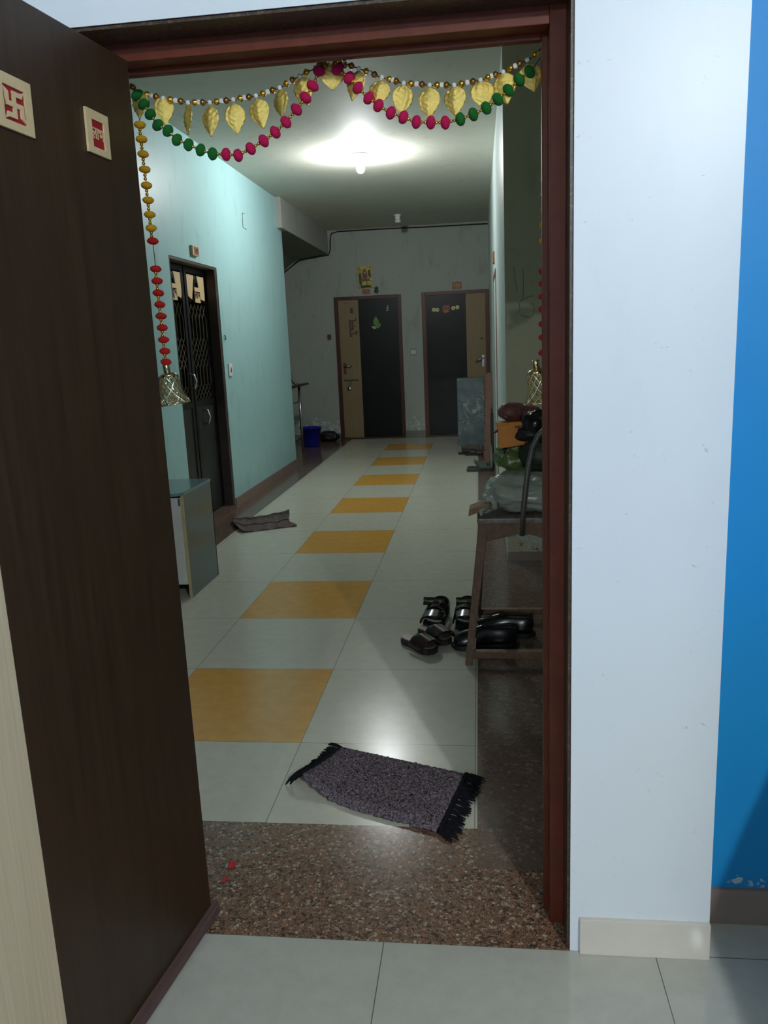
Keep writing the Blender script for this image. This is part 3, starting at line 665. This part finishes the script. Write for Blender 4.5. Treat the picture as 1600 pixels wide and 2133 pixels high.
# ------------------------------------------------------------------ rug
M['rug'] = None
def rugm(name, a, c, sc):
    s = N(name); v = s.coord(); f = s.noise(v, sc, 3, .8); s.base(s.ramp(f, [(.35, lin(a)), (.65, lin(c))])); s.set(.95, 0, .1); s.bump(f, .6, .003); return s.m
M['rug'] = rugm('grey_mauve_pile', (46, 38, 46), (150, 134, 144), 210)
M['rug_edge'] = rugm('black_yarn', (16, 16, 20), (34, 34, 42), 200)
RA, RB, RC, RD = Vector((-.456, 2.30, 0)), Vector((-.062, 2.155, 0)), Vector((-.128, 1.872, 0)), Vector((-.535, 2.085, 0))
def rugp(u, v):   # u along length, v across (0 far edge, 1 near edge)
    p = RA.lerp(RB, u).lerp(RD.lerp(RC, u), v)
    p.y += -.022*math.sin(PI*min(1, u*1.3))*v*(1-u) - .018*math.sin(PI*u)*v; p.z = .004+.030*max(0, 1-u*4.5)*(.1+.9*v)**2
    return p
rg = empty('rug', (-.29, 2.1, 0), 'small mauve-grey shaggy rug with black tassels lying near the door sill', 'rug')
def rf(u, v):
    p = rugp(u, v); e = min(u*20, (1-u)*20, v*12, (1-v)*12, 1)
    jx = 0 if 0 < u < 1 and 0 < v < 1 else .003
    return (p.x+random.uniform(-.0015, .0015)+random.uniform(-jx, jx), p.y+random.uniform(-.0015, .0015)+random.uniform(-jx, jx), p.z+.009*e+random.uniform(-.0045, .0045)*max(e, .5))
MB().grid(rf, 150, 96).build('pile', 'rug', rg, True, mods=[SOL(.006, -1)])
for u0 in (0, 1):
    MB().tube([rugp(u0, i/20)+Vector((-.004 if u0 == 0 else .004, 0, .005)) for i in range(21)], .008, 6).build('edge_binding', 'rug_edge', rg, True)
def tassel(p, d, L, n=8, w=.0030, lift=0):
    b = MB()
    for k in range(n):
        a = random.uniform(-.30, .30); dd = Vector((d.x*math.cos(a)-d.y*math.sin(a), d.x*math.sin(a)+d.y*math.cos(a), 0)); l_ = L*random.uniform(.75, 1.1)
        o_ = Vector((random.uniform(-.003, .003), random.uniform(-.003, .003), 0)); h0 = p.z+.003
        b.tube([p+o_+Vector((0, 0, .004)), p+o_+dd*l_*.35+Vector((0, 0, .006+lift*.5)), p+o_+dd*l_*.7+Vector((0, 0, .004-h0*.5+random.uniform(0, .004)))*1, Vector((p.x, p.y, 0))+o_+dd*l_+Vector((0, 0, .003))], [w, w*1.1, w, w*.5], 5)
    b.build('tassel', 'rug_edge', rg, True)
du = (rugp(0, .5)-rugp(.1, .5)); du.z = 0; du.normalize(); dw = -du
for i in range(11): tassel(rugp(0, i/10), (du+Vector((-.1, .35-.55*(i/10)+random.uniform(-.15, .15), 0))).normalized(), random.uniform(.042, .056))
for i in range(13): tassel(rugp(1, i/12), (dw+Vector((0, .08, 0))).normalized(), .058, 7)

# doormat by the teal door
M['mat'] = rugm('brown_grey_mat', (78, 68, 66), (116, 104, 102), 60)
mA, mB_, mC, mD = Vector((-1.858, 5.728, 0)), Vector((-1.49, 5.87, 0)), Vector((-1.333, 5.50, 0)), Vector((-1.669, 5.315, 0))
def mf(u, v):
    p = mA.lerp(mB_, u).lerp(mD.lerp(mC, u), v)
    z = .008+.010*math.sin(v*9+u*2)**2*(1-v)+.012*max(0, math.sin(u*7+v*2))*(1-v)+.03*math.exp(-((v-.28)/.07)**2)*(.4+u)+.004*math.sin(u*23+v*11)
    if u < .12: z += .02*(1-u/.12)
    p.x += .014*math.sin(v*8)*(u > .9)-.03*(1-u)*(math.sin(v*PI)); return (p.x, p.y, z)
o = MB().grid(mf, 50, 40).build('doormat', 'mat', smooth=True, mods=[SOL(.006, 1)]); tag(o, 'crumpled brown-grey cloth doormat in front of the grille door', 'doormat')
for v_ in (.30, .60):
    MB().tube([Vector(mf(i/30, v_))+Vector((0, 0, .007)) for i in range(31)], .003, 5).build('woven_stripe', 'cord', o, True)

# petals on the sill
M['petal'] = plain('red_petal', (200, 24, 44), .6)
for (x, y, s, lb) in ((-.633, 1.711, .013, 'larger red petal on the speckled granite sill'), (-.634, 1.655, .009, 'smaller red petal nearer the open door, on the granite sill')):
    o = MB().grid(lambda u, v: (x+(u-.5)*s*(1+.5*v), y+(v-.5)*s*1.8, .003+.004*abs(u-.5)+.002*v), 5, 6).build('petal', 'petal', smooth=True, mods=[SOL(.0008)]); tag(o, lb, 'petal')

# ------------------------------------------------------------------ left cabinet
M['cab_grey'] = plain('glossy_grey_laminate', (88, 100, 100), .16, 0, .04, 5); M['cab_white'] = plain('scuffed_white_door', (198, 194, 188), .5, 0, .08, 12)
M['raw_edge'] = plain('raw_board_edge', (176, 160, 120), .7); M['cab_top'] = plain('glossy_blue_grey_top', (110, 134, 138), .12, 0, .03, 5); M['void'] = plain('dark_interior', (30, 30, 30), .8)
cb = empty('shoe_cabinet', (-1.72, 4.07, 0), 'grey-sided white-fronted shoe cabinet against the teal wall', 'cabinet')
x0, x1, y0, y1, zt = -1.98, -1.508, 3.865, 4.295, .545
b = MB(); b.mat('cab_grey'); b.box(x1-.016, x1, y0, y1, 0, zt); b.box(x0, x0+.016, y0, y1, 0, zt); b.box(x0, x1, y1-.01, y1, 0, zt-.001); b.mat('void'); b.box(x0+.016, x1-.016, y0+.06, y1-.02, .07, .08)
b.build('body', None, cb)
MB().box(x1-.0155, x1-.0003, y0-.002, y0+.001, 0, zt).build('edge_strip', 'raw_edge', cb)
P = [(x0, y1), (x0, y0-.03)]+[(x1-.05+.05*math.cos(a), y0+.02+.05*math.sin(a)) for a in [(-PI/2)+PI/2*i/8 for i in range(9)]]+[(x1, y1)]
b = MB(); b.prism(P, zt, zt+.016, 'z'); b.build('top', 'cab_top', cb)
dr = MB().box(x0+.002, x1-.014, y0-.018, y0-.003, .078, zt-.01, .001).build('cabinet_door', 'cab_white', cb)
MB().box(-1.53, -1.522, y0-.024, y0-.017, zt-.05, zt-.012).build('hinge', 'steel_dark', dr)

# right cabinet with marbled cover
def marble():
    s = N('dark_grey_marbled_film'); v = s.coord(); n = s.n('ShaderNodeTexNoise'); n.inputs['Scale'].default_value = 5; n.inputs['Detail'].default_value = 6; n.inputs['Distortion'].default_value = 1.6; s.l(v, n.inputs['Vector'])
    d = s.math('ABSOLUTE', s.math('SUBTRACT', n.outputs['Fac'], .5)); f = s.ramp(d, [(0, (1, 1, 1, 1)), (.018, (0, 0, 0, 1))]); g = s.noise(v, 9, 4)
    s.base(s.mix(s.math('MULTIPLY', f, s.ramp(s.noise(v, 4, 3), [(.45, (0, 0, 0, 1)), (.6, (1, 1, 1, 1))])), s.ramp(g, [(.3, lin((58, 68, 70))), (.7, lin((92, 104, 106)))]), lin((170, 178, 176)))); s.set(.35); return s.m
M['marble'] = marble()
cb = empty('shoe_rack', (-.1, 9.3, 0), 'tall shoe rack covered in grey marbled film near the far corner door', 'rack')
MB().box(-.252, .052, 9.1, 9.42, .085, .842, .008).build('cover', 'marble', cb)
for x in (-.215, .0):
    for y in (9.12, 9.40): MB().tube([(x, y, 0), (x, y, .09)], .009, 8).build('leg', 'steel', cb)

# footwear ------------------------------------------------------------------
M['black_gloss'] = plain('black_shiny_leather', (12, 11, 11), .22, 0, .1); M['black_mat'] = plain('black_rubber', (18, 18, 20), .5); M['maroon_gloss'] = plain('dark_maroon_patent', (44, 12, 14), .1)
M['silver_insole'] = plain('silver_brown_insole', (160, 148, 142), .25, .5, .1, 40); M['clog'] = plain('grey_green_foam', (70, 76, 72), .6); M['yellow_print'] = plain('yellow_print', (205, 170, 40), .5); M['brown_sole'] = plain('brown_sole', (44, 34, 30), .5)
def outline(L, W, n=22, heel=.78, waist=.80):
    P = []
    for i in range(n+1):
        u = i/n; w_ = math.sqrt(max(0, 1-(2*u-1)**6))*(heel+(1-heel)*u)*(1-(1-waist)*math.exp(-((u-.42)/.16)**2)); P.append((w_*W/2, L*(u-.5)))
    return P+[(-x, y) for x, y in P[::-1] if abs(x) > 1e-5]
def tr(x, y, rz, z=0): return Matrix.Translation((x, y, z)) @ Matrix.Rotation(rz, 4, 'Z')
# all footwear: local +y is the toe
def arch(W, y0, y1, h, z0, n=12, t=.004, y2=None):
    def fn(u, v):
        a = PI*u; return (-(W/2)*math.cos(a)*1.03, y0+(y1-y0)*v+(.02*math.sin(a) if y2 is None else y2*math.sin(a)), z0+h*math.sin(a)**.75*(1-.25*v))
    return MB().grid(fn, n*2, 8)
def slide(x, y, rz, label, L=.215, W=.082):
    e = empty('slide_sandal', (x, y, 0), label, 'sandal', 'pair of brown and silver slides', rz); X = tr(x, y, rz)
    MB().prism(outline(L, W), 0, .026, 'z', .004).build('sole', 'brown_sole', e, xf=X)
    MB().prism(outline(L*.95, W*.92), .026, .031, 'z', .002).build('insole', 'silver_insole', e, xf=X)
    arch(W*1.05, -.005, .085, .048, .020).build('strap', 'maroon_gloss', e, True, xf=X, mods=[SOL(.005, 1)])
slide(-.275, 3.175, -2.42, 'brown slide with silver insole, nearer of the crossed pair on the tiles')
slide(-.215, 3.285, -2.50, 'brown slide with silver insole, tucked behind its mate on the tiles')
def sandal(x, y, rz, label, flop):
    e = empty('strap_sandal', (x, y, 0), label, 'sandal', 'pair of black strap sandals', rz); X = tr(x, y, rz); W = .095; L = .25
    MB().prism(outline(L, W), 0, .030, 'z', .005).build('sole', 'black_mat', e, xf=X)
    MB().prism(outline(L*.96, W*.93), .030, .034, 'z', .002).build('insole', 'black_mat', e, xf=X)
    arch(W*1.04, .025, .095, .050, .024).build('toe_strap', 'black_gloss', e, True, xf=X, mods=[SOL(.006, 1)])
    arch(W*1.04, -.035, .015, .066, .024, y2=.0).build('instep_strap', 'black_gloss', e, True, xf=X, mods=[SOL(.006, 1)])
    def hf(u, v):
        a = PI*(u-.5)*1.25; return (W*.47*math.sin(a), -.075-.052*math.cos(a), .03+.055*v*(.6+.4*math.cos(a)))
    MB().grid(hf, 20, 6).build('heel_cup', 'black_mat', e, True, xf=X, mods=[SOL(.006, 0)])
    fx = frame((flop*W*.25, -.02, .093), (1 if True else -1, 0, 0), (0, .35, .94)) 
    st = MB(); st.grid(lambda u, v: ((u-.5)*.105, (v-.5)*.036, .012*math.cos((u-.5)*PI)), 14, 4)
    flx = Matrix.Translation((flop, -.03, .088)) @ Matrix.Rotation(PI, 4, 'Z') @ Matrix.Rotation(1.15, 4, 'X')
    sp = st.build('ankle_strap', 'black_mat', e, True, xf=X @ flx, mods=[SOL(.004, 0)])
    text('print', 'Floater', .017, 'yellow_print', sp, X @ flx @ Matrix.Translation((-.026, 0, .016)), .0006)
    MB().lathe([(.0045, 0), (.0062, 0), (.0062, .001), (.0045, .001)], (.028, 0, .0155), 16).build('round_mark', 'yellow_print', sp, xf=X @ flx)
    MB().box(-.006, .006, .055, .061, .074, .0775).build('buckle', 'steel', e, xf=X)
sandal(-.215, 3.49, PI-.15, 'black strap sandal standing clear of the wooden seat, its strap folded open', .012)
sandal(-.078, 3.49, PI-.05, 'black strap sandal half hidden behind the wooden leg', -.005)
def shoe(name, x, y, rz, label, m='black_gloss', L=.285, W=.098, group='black leather shoes under the wooden seat'):
    e = empty(name, (x, y, 0), label, 'shoe', group, rz); X = tr(x, y, rz)
    MB().prism(outline(L, W), 0, .022, 'z', .004).build('sole', 'black_mat', e, xf=X)
    secs = []
    for i in range(15):
        u = .03+.94*i/14; yy = L*(u-.5); w_ = math.sqrt(max(0, 1-(2*u-1)**6))*(.8+.2*u)*W/2*.98*(1-.16*math.exp(-((u-.42)/.16)**2))
        h_ = .085-.02*math.exp(-((u-.2)/.12)**2)*0 if u < .45 else .085-(u-.45)/.55*.048
        if u > .93: h_ -= (u-.93)*.3
        op = .35 if .05 < u < .45 else 1
        secs.append([(w_*math.cos(a), yy, .022+max(0, math.sin(a))*h_*(op if abs(math.cos(a)) < .45 else 1)) for a in [PI*k/12 for k in range(13)]]+[(w_*math.cos(a)*.9, yy, .020) for a in [PI+PI*k/4 for k in range(1, 4)]])
    MB().sweep(secs).build('upper', m, e, True, xf=X, mods=[SUB(1)])
    return e
shoe('leather_shoe', .005, 3.185, PI/2+.08, 'black leather shoe lying across the front under the wooden seat')
shoe('leather_shoe', .08, 3.325, PI/2-.1, 'black leather shoe behind its mate, under the wooden seat')
def clog(x, y, rz, label):
    e = empty('foam_clog', (x, y, 0), label, 'clog', 'pair of grey clogs', rz); X = tr(x, y, rz); L, W = .26, .098
    MB().prism(outline(L, W), 0, .028, 'z', .006).build('sole', 'clog', e, xf=X)
    secs = []
    for i in range(10):
        u = .46+.52*i/9; yy = L*(u-.5); w_ = math.sqrt(max(0, 1-(2*u-1)**6))*W/2; h_ = .052*(1-((u-.46)/.6)**2)
        secs.append([(w_*math.cos(a), yy, .026+math.sin(a)*h_) for a in [PI*k/10 for k in range(11)]])
    MB().sweep(secs, closed=False).build('upper', 'clog', e, True, xf=X, mods=[SOL(.005, 0)])
    MB().grid(lambda u, v: (W*.5*math.cos(PI*u), -.01-.03*math.sin(PI*u)-.02*v, .05+.035*math.sin(PI*u)+.014*v), 16, 2).build('heel_strap', 'clog', e, True, xf=X, mods=[SOL(.005, 0)])
    b = MB()
    for p in ((-.028, .075), (-.012, .095), (.012, .095), (.028, .075)): b.ball((p[0]*1.1, p[1], .062), .006, 8)
    b.build('vent_hole', 'void', e, xf=X)
clog(-.012, 7.80, -PI/2+.05, 'grey foam clog, nearer one of the pair by the pale side wall')
clog(-.008, 7.93, -PI/2-.05, 'grey foam clog, farther one of the pair by the pale side wall')
def slipper(x, y, rz, label):
    e = empty('flat_slipper', (x, y, 0), label, 'slipper', 'dark slippers under the marbled rack', rz); X = tr(x, y, rz)
    MB().prism(outline(.25, .09), 0, .022, 'z', .004).build('sole', 'black_mat', e, xf=X); arch(.093, .0, .07, .045, .016).build('strap', 'brown_sole', e, True, xf=X, mods=[SOL(.005, 0)])
slipper(-.13, 9.03, -PI/2-.05, 'dark slipper at the foot of the marbled rack, farther from the wall'); slipper(-.055, 8.93, -PI/2-.08, 'dark slipper at the foot of the marbled rack, nearer the viewer')

# jagged board + dark strips leaning by the right wall
b = MB(); P = []; n = 11; Hh = 1.06; w_ = .058; random.seed(3)
for i in range(n):
    z = Hh*i/n; P += [(-.005, z), (-.016, z+Hh/n*.86), (.004, z+Hh/n*.92)]
P += [(0, Hh), (w_*.8, Hh), (w_, Hh*.9), (w_*.92, .0)]
M['bark'] = woodmat('split_reddish_wood', (84, 58, 50), (116, 84, 72), .8, (20, 20, 4), 4, bump=.3)
lean = Matrix.Translation((.035, 8.02, 0)) @ Matrix.Rotation(-.52, 4, 'X') @ Matrix.Rotation(.045, 4, 'Y')
o = b.prism(P, 0, .022, 'y').build('jagged_board', 'bark', xf=lean); tag(o, 'narrow reddish board with a jagged edge leaning in the far corner', 'board')
M['pale_board'] = plain('grey_broken_board', (120, 118, 112), .8, 0, .3, 20)
o = MB().prism([(0, 0), (.032, 0), (.03, .55), (.01, .62), (0, .5)], 0, .015, 'y').build('dark_plank', 'void', xf=Matrix.Translation((.100, 7.86, 0)) @ Matrix.Rotation(-.12, 4, 'X')); tag(o, 'thin black plank leaning against the pale side wall', 'plank')
o = MB().prism([(0, 0), (.022, 0), (.02, .20), (.006, .28), (0, .15)], 0, .01, 'y').build('broken_plank', 'pale_board', xf=Matrix.Translation((.092, 7.83, 0)) @ Matrix.Rotation(-.08, 4, 'X')); tag(o, 'short grey broken plank in front of the black plank', 'plank')

# stair railing, bucket, bag ------------------------------------------------
e = empty('stair_railing', (-2.17, 9.60, 0), 'stainless steel stair railing post with black handrail past the teal wall', 'railing')
MB().tube([(-2.165, 9.60, 0), (-2.165, 9.60, .80)], .016, 12).build('post', 'steel', e, True)
for z in (.62, .40, .18): MB().tube([(-2.165, 9.60, z), (-2.17, 8.55, z)], .011, 10).build('crossbar', 'steel', e, True)
MB().box(-2.195, -2.125, 8.55, 10.0, .80, .825, .006).build('handrail', 'black_metal', e)
MB().tube([(-2.30, 9.45, 1.05), (-2.26, 9.45, 1.03), (-2.235, 9.48, .97), (-2.22, 9.5, .88), (-2.19, 9.52, .83), (-2.16, 9.55, .82)], .017, 10).build('handrail_tube', 'steel', e, True)
M['blue_plastic'] = plain('blue_plastic', (28, 34, 150), .35)
e = empty('bucket', (-2.19, 10.2, 0), 'blue plastic bucket behind the stair railing', 'bucket')
MB().lathe([(0, .004), (.10, .004), (.105, .01), (.135, .24), (.142, .24), (.142, .25), (.131, .25), (.10, .012), (0, .012)], (-2.17, 10.15, 0), 32).build('body', 'blue_plastic', e, True)
MB().tube([(-2.17+.14*math.cos(a), 10.15, .235-.06*math.sin(a)) for a in [PI*i/12 for i in range(13)]], .003, 6).build('handle', 'steel', e, True)
random.seed(5)
def lump(name, c, r, m, seed=1, amp=.12, n=26, parent=None, flat=True):
    rnd = random.Random(seed); ph = [rnd.uniform(0, 6.28) for _ in range(12)]
    off = Vector((seed*7.3, seed*3.1, seed*1.7))
    def fn(u, v):
        th = 2*PI*u; f_ = PI*(v*.998+.001)
        x, y, z = math.cos(th)*math.sin(f_), math.sin(th)*math.sin(f_), math.cos(f_)
        q = Vector((x, y, z)); k = 1+amp*(2.4*mnoise.noise(q*1.6+off)+1.8*(.5-abs(mnoise.noise(q*3.4+off)))-.5+.8*(.3-abs(mnoise.noise(q*7.5+off))))
        e = .82   # slightly boxy
        sx = lambda t_: math.copysign(abs(t_)**e, t_)
        p = [c[0]+r[0]*sx(x)*k, c[1]+r[1]*sx(y)*k, c[2]+r[2]*sx(z)*k]
        if flat: p[2] = max(p[2], c[2]-r[2]*.92)
        return p
    return MB().grid(fn, n*3, int(n*1.5)).build(name, m, parent, True)
o = lump('cloth_bundle', (-2.03, 10.66, .065), (.13, .09, .07), 'black_mat', 4, .10); tag(o, 'black cloth bundle on the floor beside the far door', 'bundle')

# ------------------------------------------------------------------ wooden seat with bent tube back
st = empty('wooden_chair', (.145, 3.2, 0), 'old dark wooden seat with scalloped apron and bent tube back, piled with bags', 'chair')
TX0, TX1, TY0, TY1, TZ = -.018, .318, 3.02, 3.40, .585
b = MB(); b.box(TX0, TX1, TY0, TY1, TZ-.022, TZ, .006); b.build('seat', 'stool_top', st)
def apron(xa, xb, z1, n=20):
    P = [(xa, z1), (xb, z1)]; mid_ = (xa+xb)/2; low = z1-.075
    for i in range(n+1):
        u = i/n; x = xb+(xa-xb)*u; q = abs(x-mid_)/((xb-xa)/2); P.append((x, low+.052*(1-q**.55)))
    return P
MB().prism(apron(TX0+.008, TX1-.008, TZ-.022), TY0+.008, TY0+.028).build('apron', 'stool_wood', st)
MB().prism(apron(TX0+.008, TX1-.008, TZ-.022), TY1-.028, TY1-.008).build('apron', 'stool_wood', st)
for x in (TX0+.012, TX1-.030): MB().box(x, x+.018, TY0+.03, TY1-.03, TZ-.075, TZ-.022).build('apron', 'stool_wood', st)
def legm(tx, ty, bx, by, w_=.034):
    S = []
    for k, (x, y, z, ww) in enumerate(((bx, by, 0, w_*.85), (bx+(tx-bx)*.5, by+(ty-by)*.5, TZ*.5, w_*.95), (tx, ty, TZ-.022, w_*1.15))):
        h_ = ww/2; S.append([(x-h_, y-h_, z), (x+h_, y-h_, z), (x+h_, y+h_, z), (x-h_, y+h_, z)])
    MB().sweep(S).build('leg', 'stool_wood', st, mods=[('BEVEL', {'width': .003, 'segments': 2})])
legm(TX0+.025, TY0+.03, -.062, 3.0); legm(TX1-.025, TY0+.03, .362, 3.0); legm(TX0+.025, TY1-.03, -.030, 3.50); legm(TX1-.025, TY1-.03, .33, 3.50)
MB().box(-.05, .35, 2.985, 3.010, .028, .060, .003).build('stretcher', 'stool_wood', st)
MB().box(-.02, .32, 3.49, 3.515, .030, .060, .003).build('stretcher', 'stool_wood', st)
for xa, xb in ((-.046, -.028), (.346, .328)):
    S = [[(xa-.01, 3.01, .03), (xa+.01, 3.01, .03), (xa+.01, 3.01, .058), (xa-.01, 3.01, .058)], [(xb-.01, 3.49, .03), (xb+.01, 3.49, .03), (xb+.01, 3.49, .058), (xb-.01, 3.49, .058)]]
    MB().sweep(S).build('stretcher', 'stool_wood', st)
A_ = [(.150, 3.005, .52), (.156, 2.998, .62), (.166, 2.99, .72), (.176, 2.985, .80), (.190, 2.982, .86), (.212, 2.98, .905), (.245, 2.98, .935), (.285, 2.98, .948)]
A_ = A_+[(.57-p[0], p[1], p[2]) for p in A_[-2::-1]]
MB().tube(A_, .0105, 12).build('back_tube', 'steel_dark', st, True)

# things piled on the seat
M['clear_bag'] = N('clear_milky_plastic').set(.12).m; _c = M['clear_bag'].node_tree.nodes['Principled BSDF']; _c.inputs['Base Color'].default_value = lin((218, 222, 208)); _c.inputs['Transmission Weight'].default_value = .5; _c.inputs['Roughness'].default_value = .22; _c.inputs['Alpha'].default_value = 1
M['green_bag'] = plain('olive_green_plastic', (96, 112, 60), .3, 0, .15, 12); M['dark_green'] = plain('dark_green_cloth', (40, 46, 32), .5, 0, .2, 20)
M['orange_bag'] = plain('orange_yellow_bag', (214, 132, 28), .4, 0, .12, 10); M['maroon_bag'] = plain('dull_maroon_cloth', (112, 62, 60), .5, 0, .2, 20); M['card'] = plain('brown_cardboard', (150, 118, 88), .8, 0, .15, 20); M['pinkish'] = plain('dusty_pink_board', (168, 138, 132), .6, 0, .1, 20)
M['white_cloth'] = plain('grey_white_cloth', (150, 156, 150), .8, 0, .1, 20)
e = empty('plastic_bag', (.17, 3.2, TZ), 'knotted clear plastic bag of pale cloth on the wooden seat', 'bag')
o = lump('bag_film', (.185, 3.19, .665), (.165, .15, .078), 'clear_bag', 11, .09, 30, e)
lump('folded_cloth', (.20, 3.22, .650), (.14, .12, .062), 'white_cloth', 12, .06, 24, e)
lump('bag_knot', (.035, 3.12, .635), (.030, .025, .040), 'clear_bag', 13, .14, 16, e)
b = MB(); b.tube([(.03, 3.10, .625), (.012, 3.07, .612), (-.004, 3.05, .606), (.0, 3.04, .594)], [.014, .010, .009, .006], 10); b.build('bag_tail', 'clear_bag', e, True)
b = MB(); b.prism([(0, 0), (.075, .028), (.080, .052), (.005, .026)], 0, .10, 'y', .002)
o = b.build('cardboard_piece', 'card', xf=Matrix.Translation((-.052, 3.06, .588-.002)) @ Matrix.Rotation(.0, 4, 'Y')); tag(o, 'bent scrap of brown cardboard sticking out at the corner of the seat', 'cardboard')
o = lump('green_bag', (.175, 3.26, .79), (.105, .10, .068), 'green_bag', 21, .13, 26); tag(o, 'olive green plastic bag lying on the clear bag', 'bag')
o = lump('dark_cloth_bag', (.24, 3.18, .815), (.090, .08, .075), 'dark_green', 22, .06, 22); tag(o, 'dark green cloth bag between the green bag and the tube back', 'bag')
b = MB(); b.tube([(.100, 3.22, .86), (.088, 3.215, .835), (.100, 3.21, .82), (.104, 3.205, .79), (.088, 3.20, .765)], [.004, .007, .010, .012, .008], 8)
o = b.build('bag_strap', 'black_mat', smooth=True); tag(o, 'short black strap dangling over the green bag', 'strap')
o = MB().box(-.11, .11, -.07, .07, 0, .032, .006).build('folded_board', 'pinkish', xf=Matrix.Translation((.245, 3.24, .873)) @ Matrix.Rotation(.06, 4, 'Y')); tag(o, 'dusty pink flat packet on top of the green bag', 'packet')
e = empty('orange_bag', (.13, 3.25, .9), 'orange-yellow carrier bag with a dark printed word on its flap', 'bag')
OB = Matrix.Translation((.128, 3.12, .892)) @ Matrix.Rotation(.05, 4, 'Z') @ Matrix.Rotation(.0, 4, 'Y')
ob_ = MB().prism([(-.052, -.052), (.075, -.035), (.075, .052), (-.062, .045)], -.0, .10, 'y', .008).build('bag_body', 'orange_bag', e, xf=OB)
MB().box(-.02, .074, .012, .048, -.004, .0).build('bag_flap', 'orange_bag', e, xf=OB @ Matrix.Rotation(0, 4, 'X') @ Matrix(((1, 0, 0, 0), (0, 0, 1, 0), (0, 1, 0, 0), (0, 0, 0, 1))))
text('print', 'ABISTA', .014, 'brown_sole', ob_, OB @ frame((.025, -.0048, .030), (1, 0, 0), (0, 0, 1)), .0005, 1, .0006)
e = empty('slipper_bundle', (.14, 3.2, .95), 'dull maroon slippers on top of the orange bag', 'slippers')
o = lump('upper', (.125, 3.20, .975), (.052, .05, .036), 'maroon_bag', 31, .05, 20, e)
MB().lathe([(.014, 0), (.017, .002), (.020, 0)], (.108, 3.158, .972), 20, (0, -1, .25)).build('ring_mark', 'maroon_gloss', e, True)
lump('upper', (.185, 3.22, .965), (.050, .05, .030), 'maroon_bag', 33, .06, 20, e)
o = lump('black_bag', (.225, 3.12, .93), (.070, .055, .055), 'black_gloss', 41, .08, 24); tag(o, 'crumpled black bag between the orange bag and the door frame', 'bag')
o = lump('black_bag', (.20, 3.11, .895), (.062, .04, .030), 'black_mat', 43, .08, 20); tag(o, 'flattened black bag under the orange bag', 'bag')
MBt = MB().tube([(.095, 3.15, .925), (.078, 3.14, .918), (.062, 3.14, .905), (.050, 3.14, .897)], [.004, .006, .005, .002], 8)
M['magenta_cloth'] = plain('magenta_cloth', (120, 20, 50), .6)
o = MBt.build('ribbon', 'magenta_cloth', smooth=True); tag(o, 'magenta cloth ribbon poking out beside the orange bag', 'ribbon')

# low furniture of the front room that shades the blue wall
M['cup'] = woodmat('brown_side_cabinet', (110, 80, 60), (130, 98, 74), .4)
sc_ = empty('side_cabinet', (1.1, 1.2, 0), 'low brown side cabinet beside the blue wall', 'cabinet')
MB().box(.735, 1.3, .20, 1.575, .05, .80, .004).build('body', 'cup', sc_)
MB().box(.722, .735, .21, .88, .07, .78, .002).build('cabinet_door', 'cup', sc_); MB().box(.722, .735, .89, 1.56, .07, .78, .002).build('cabinet_door', 'cup', sc_)
MB().box(.77, 1.27, .25, 1.55, 0, .05).build('plinth', 'cup', sc_)
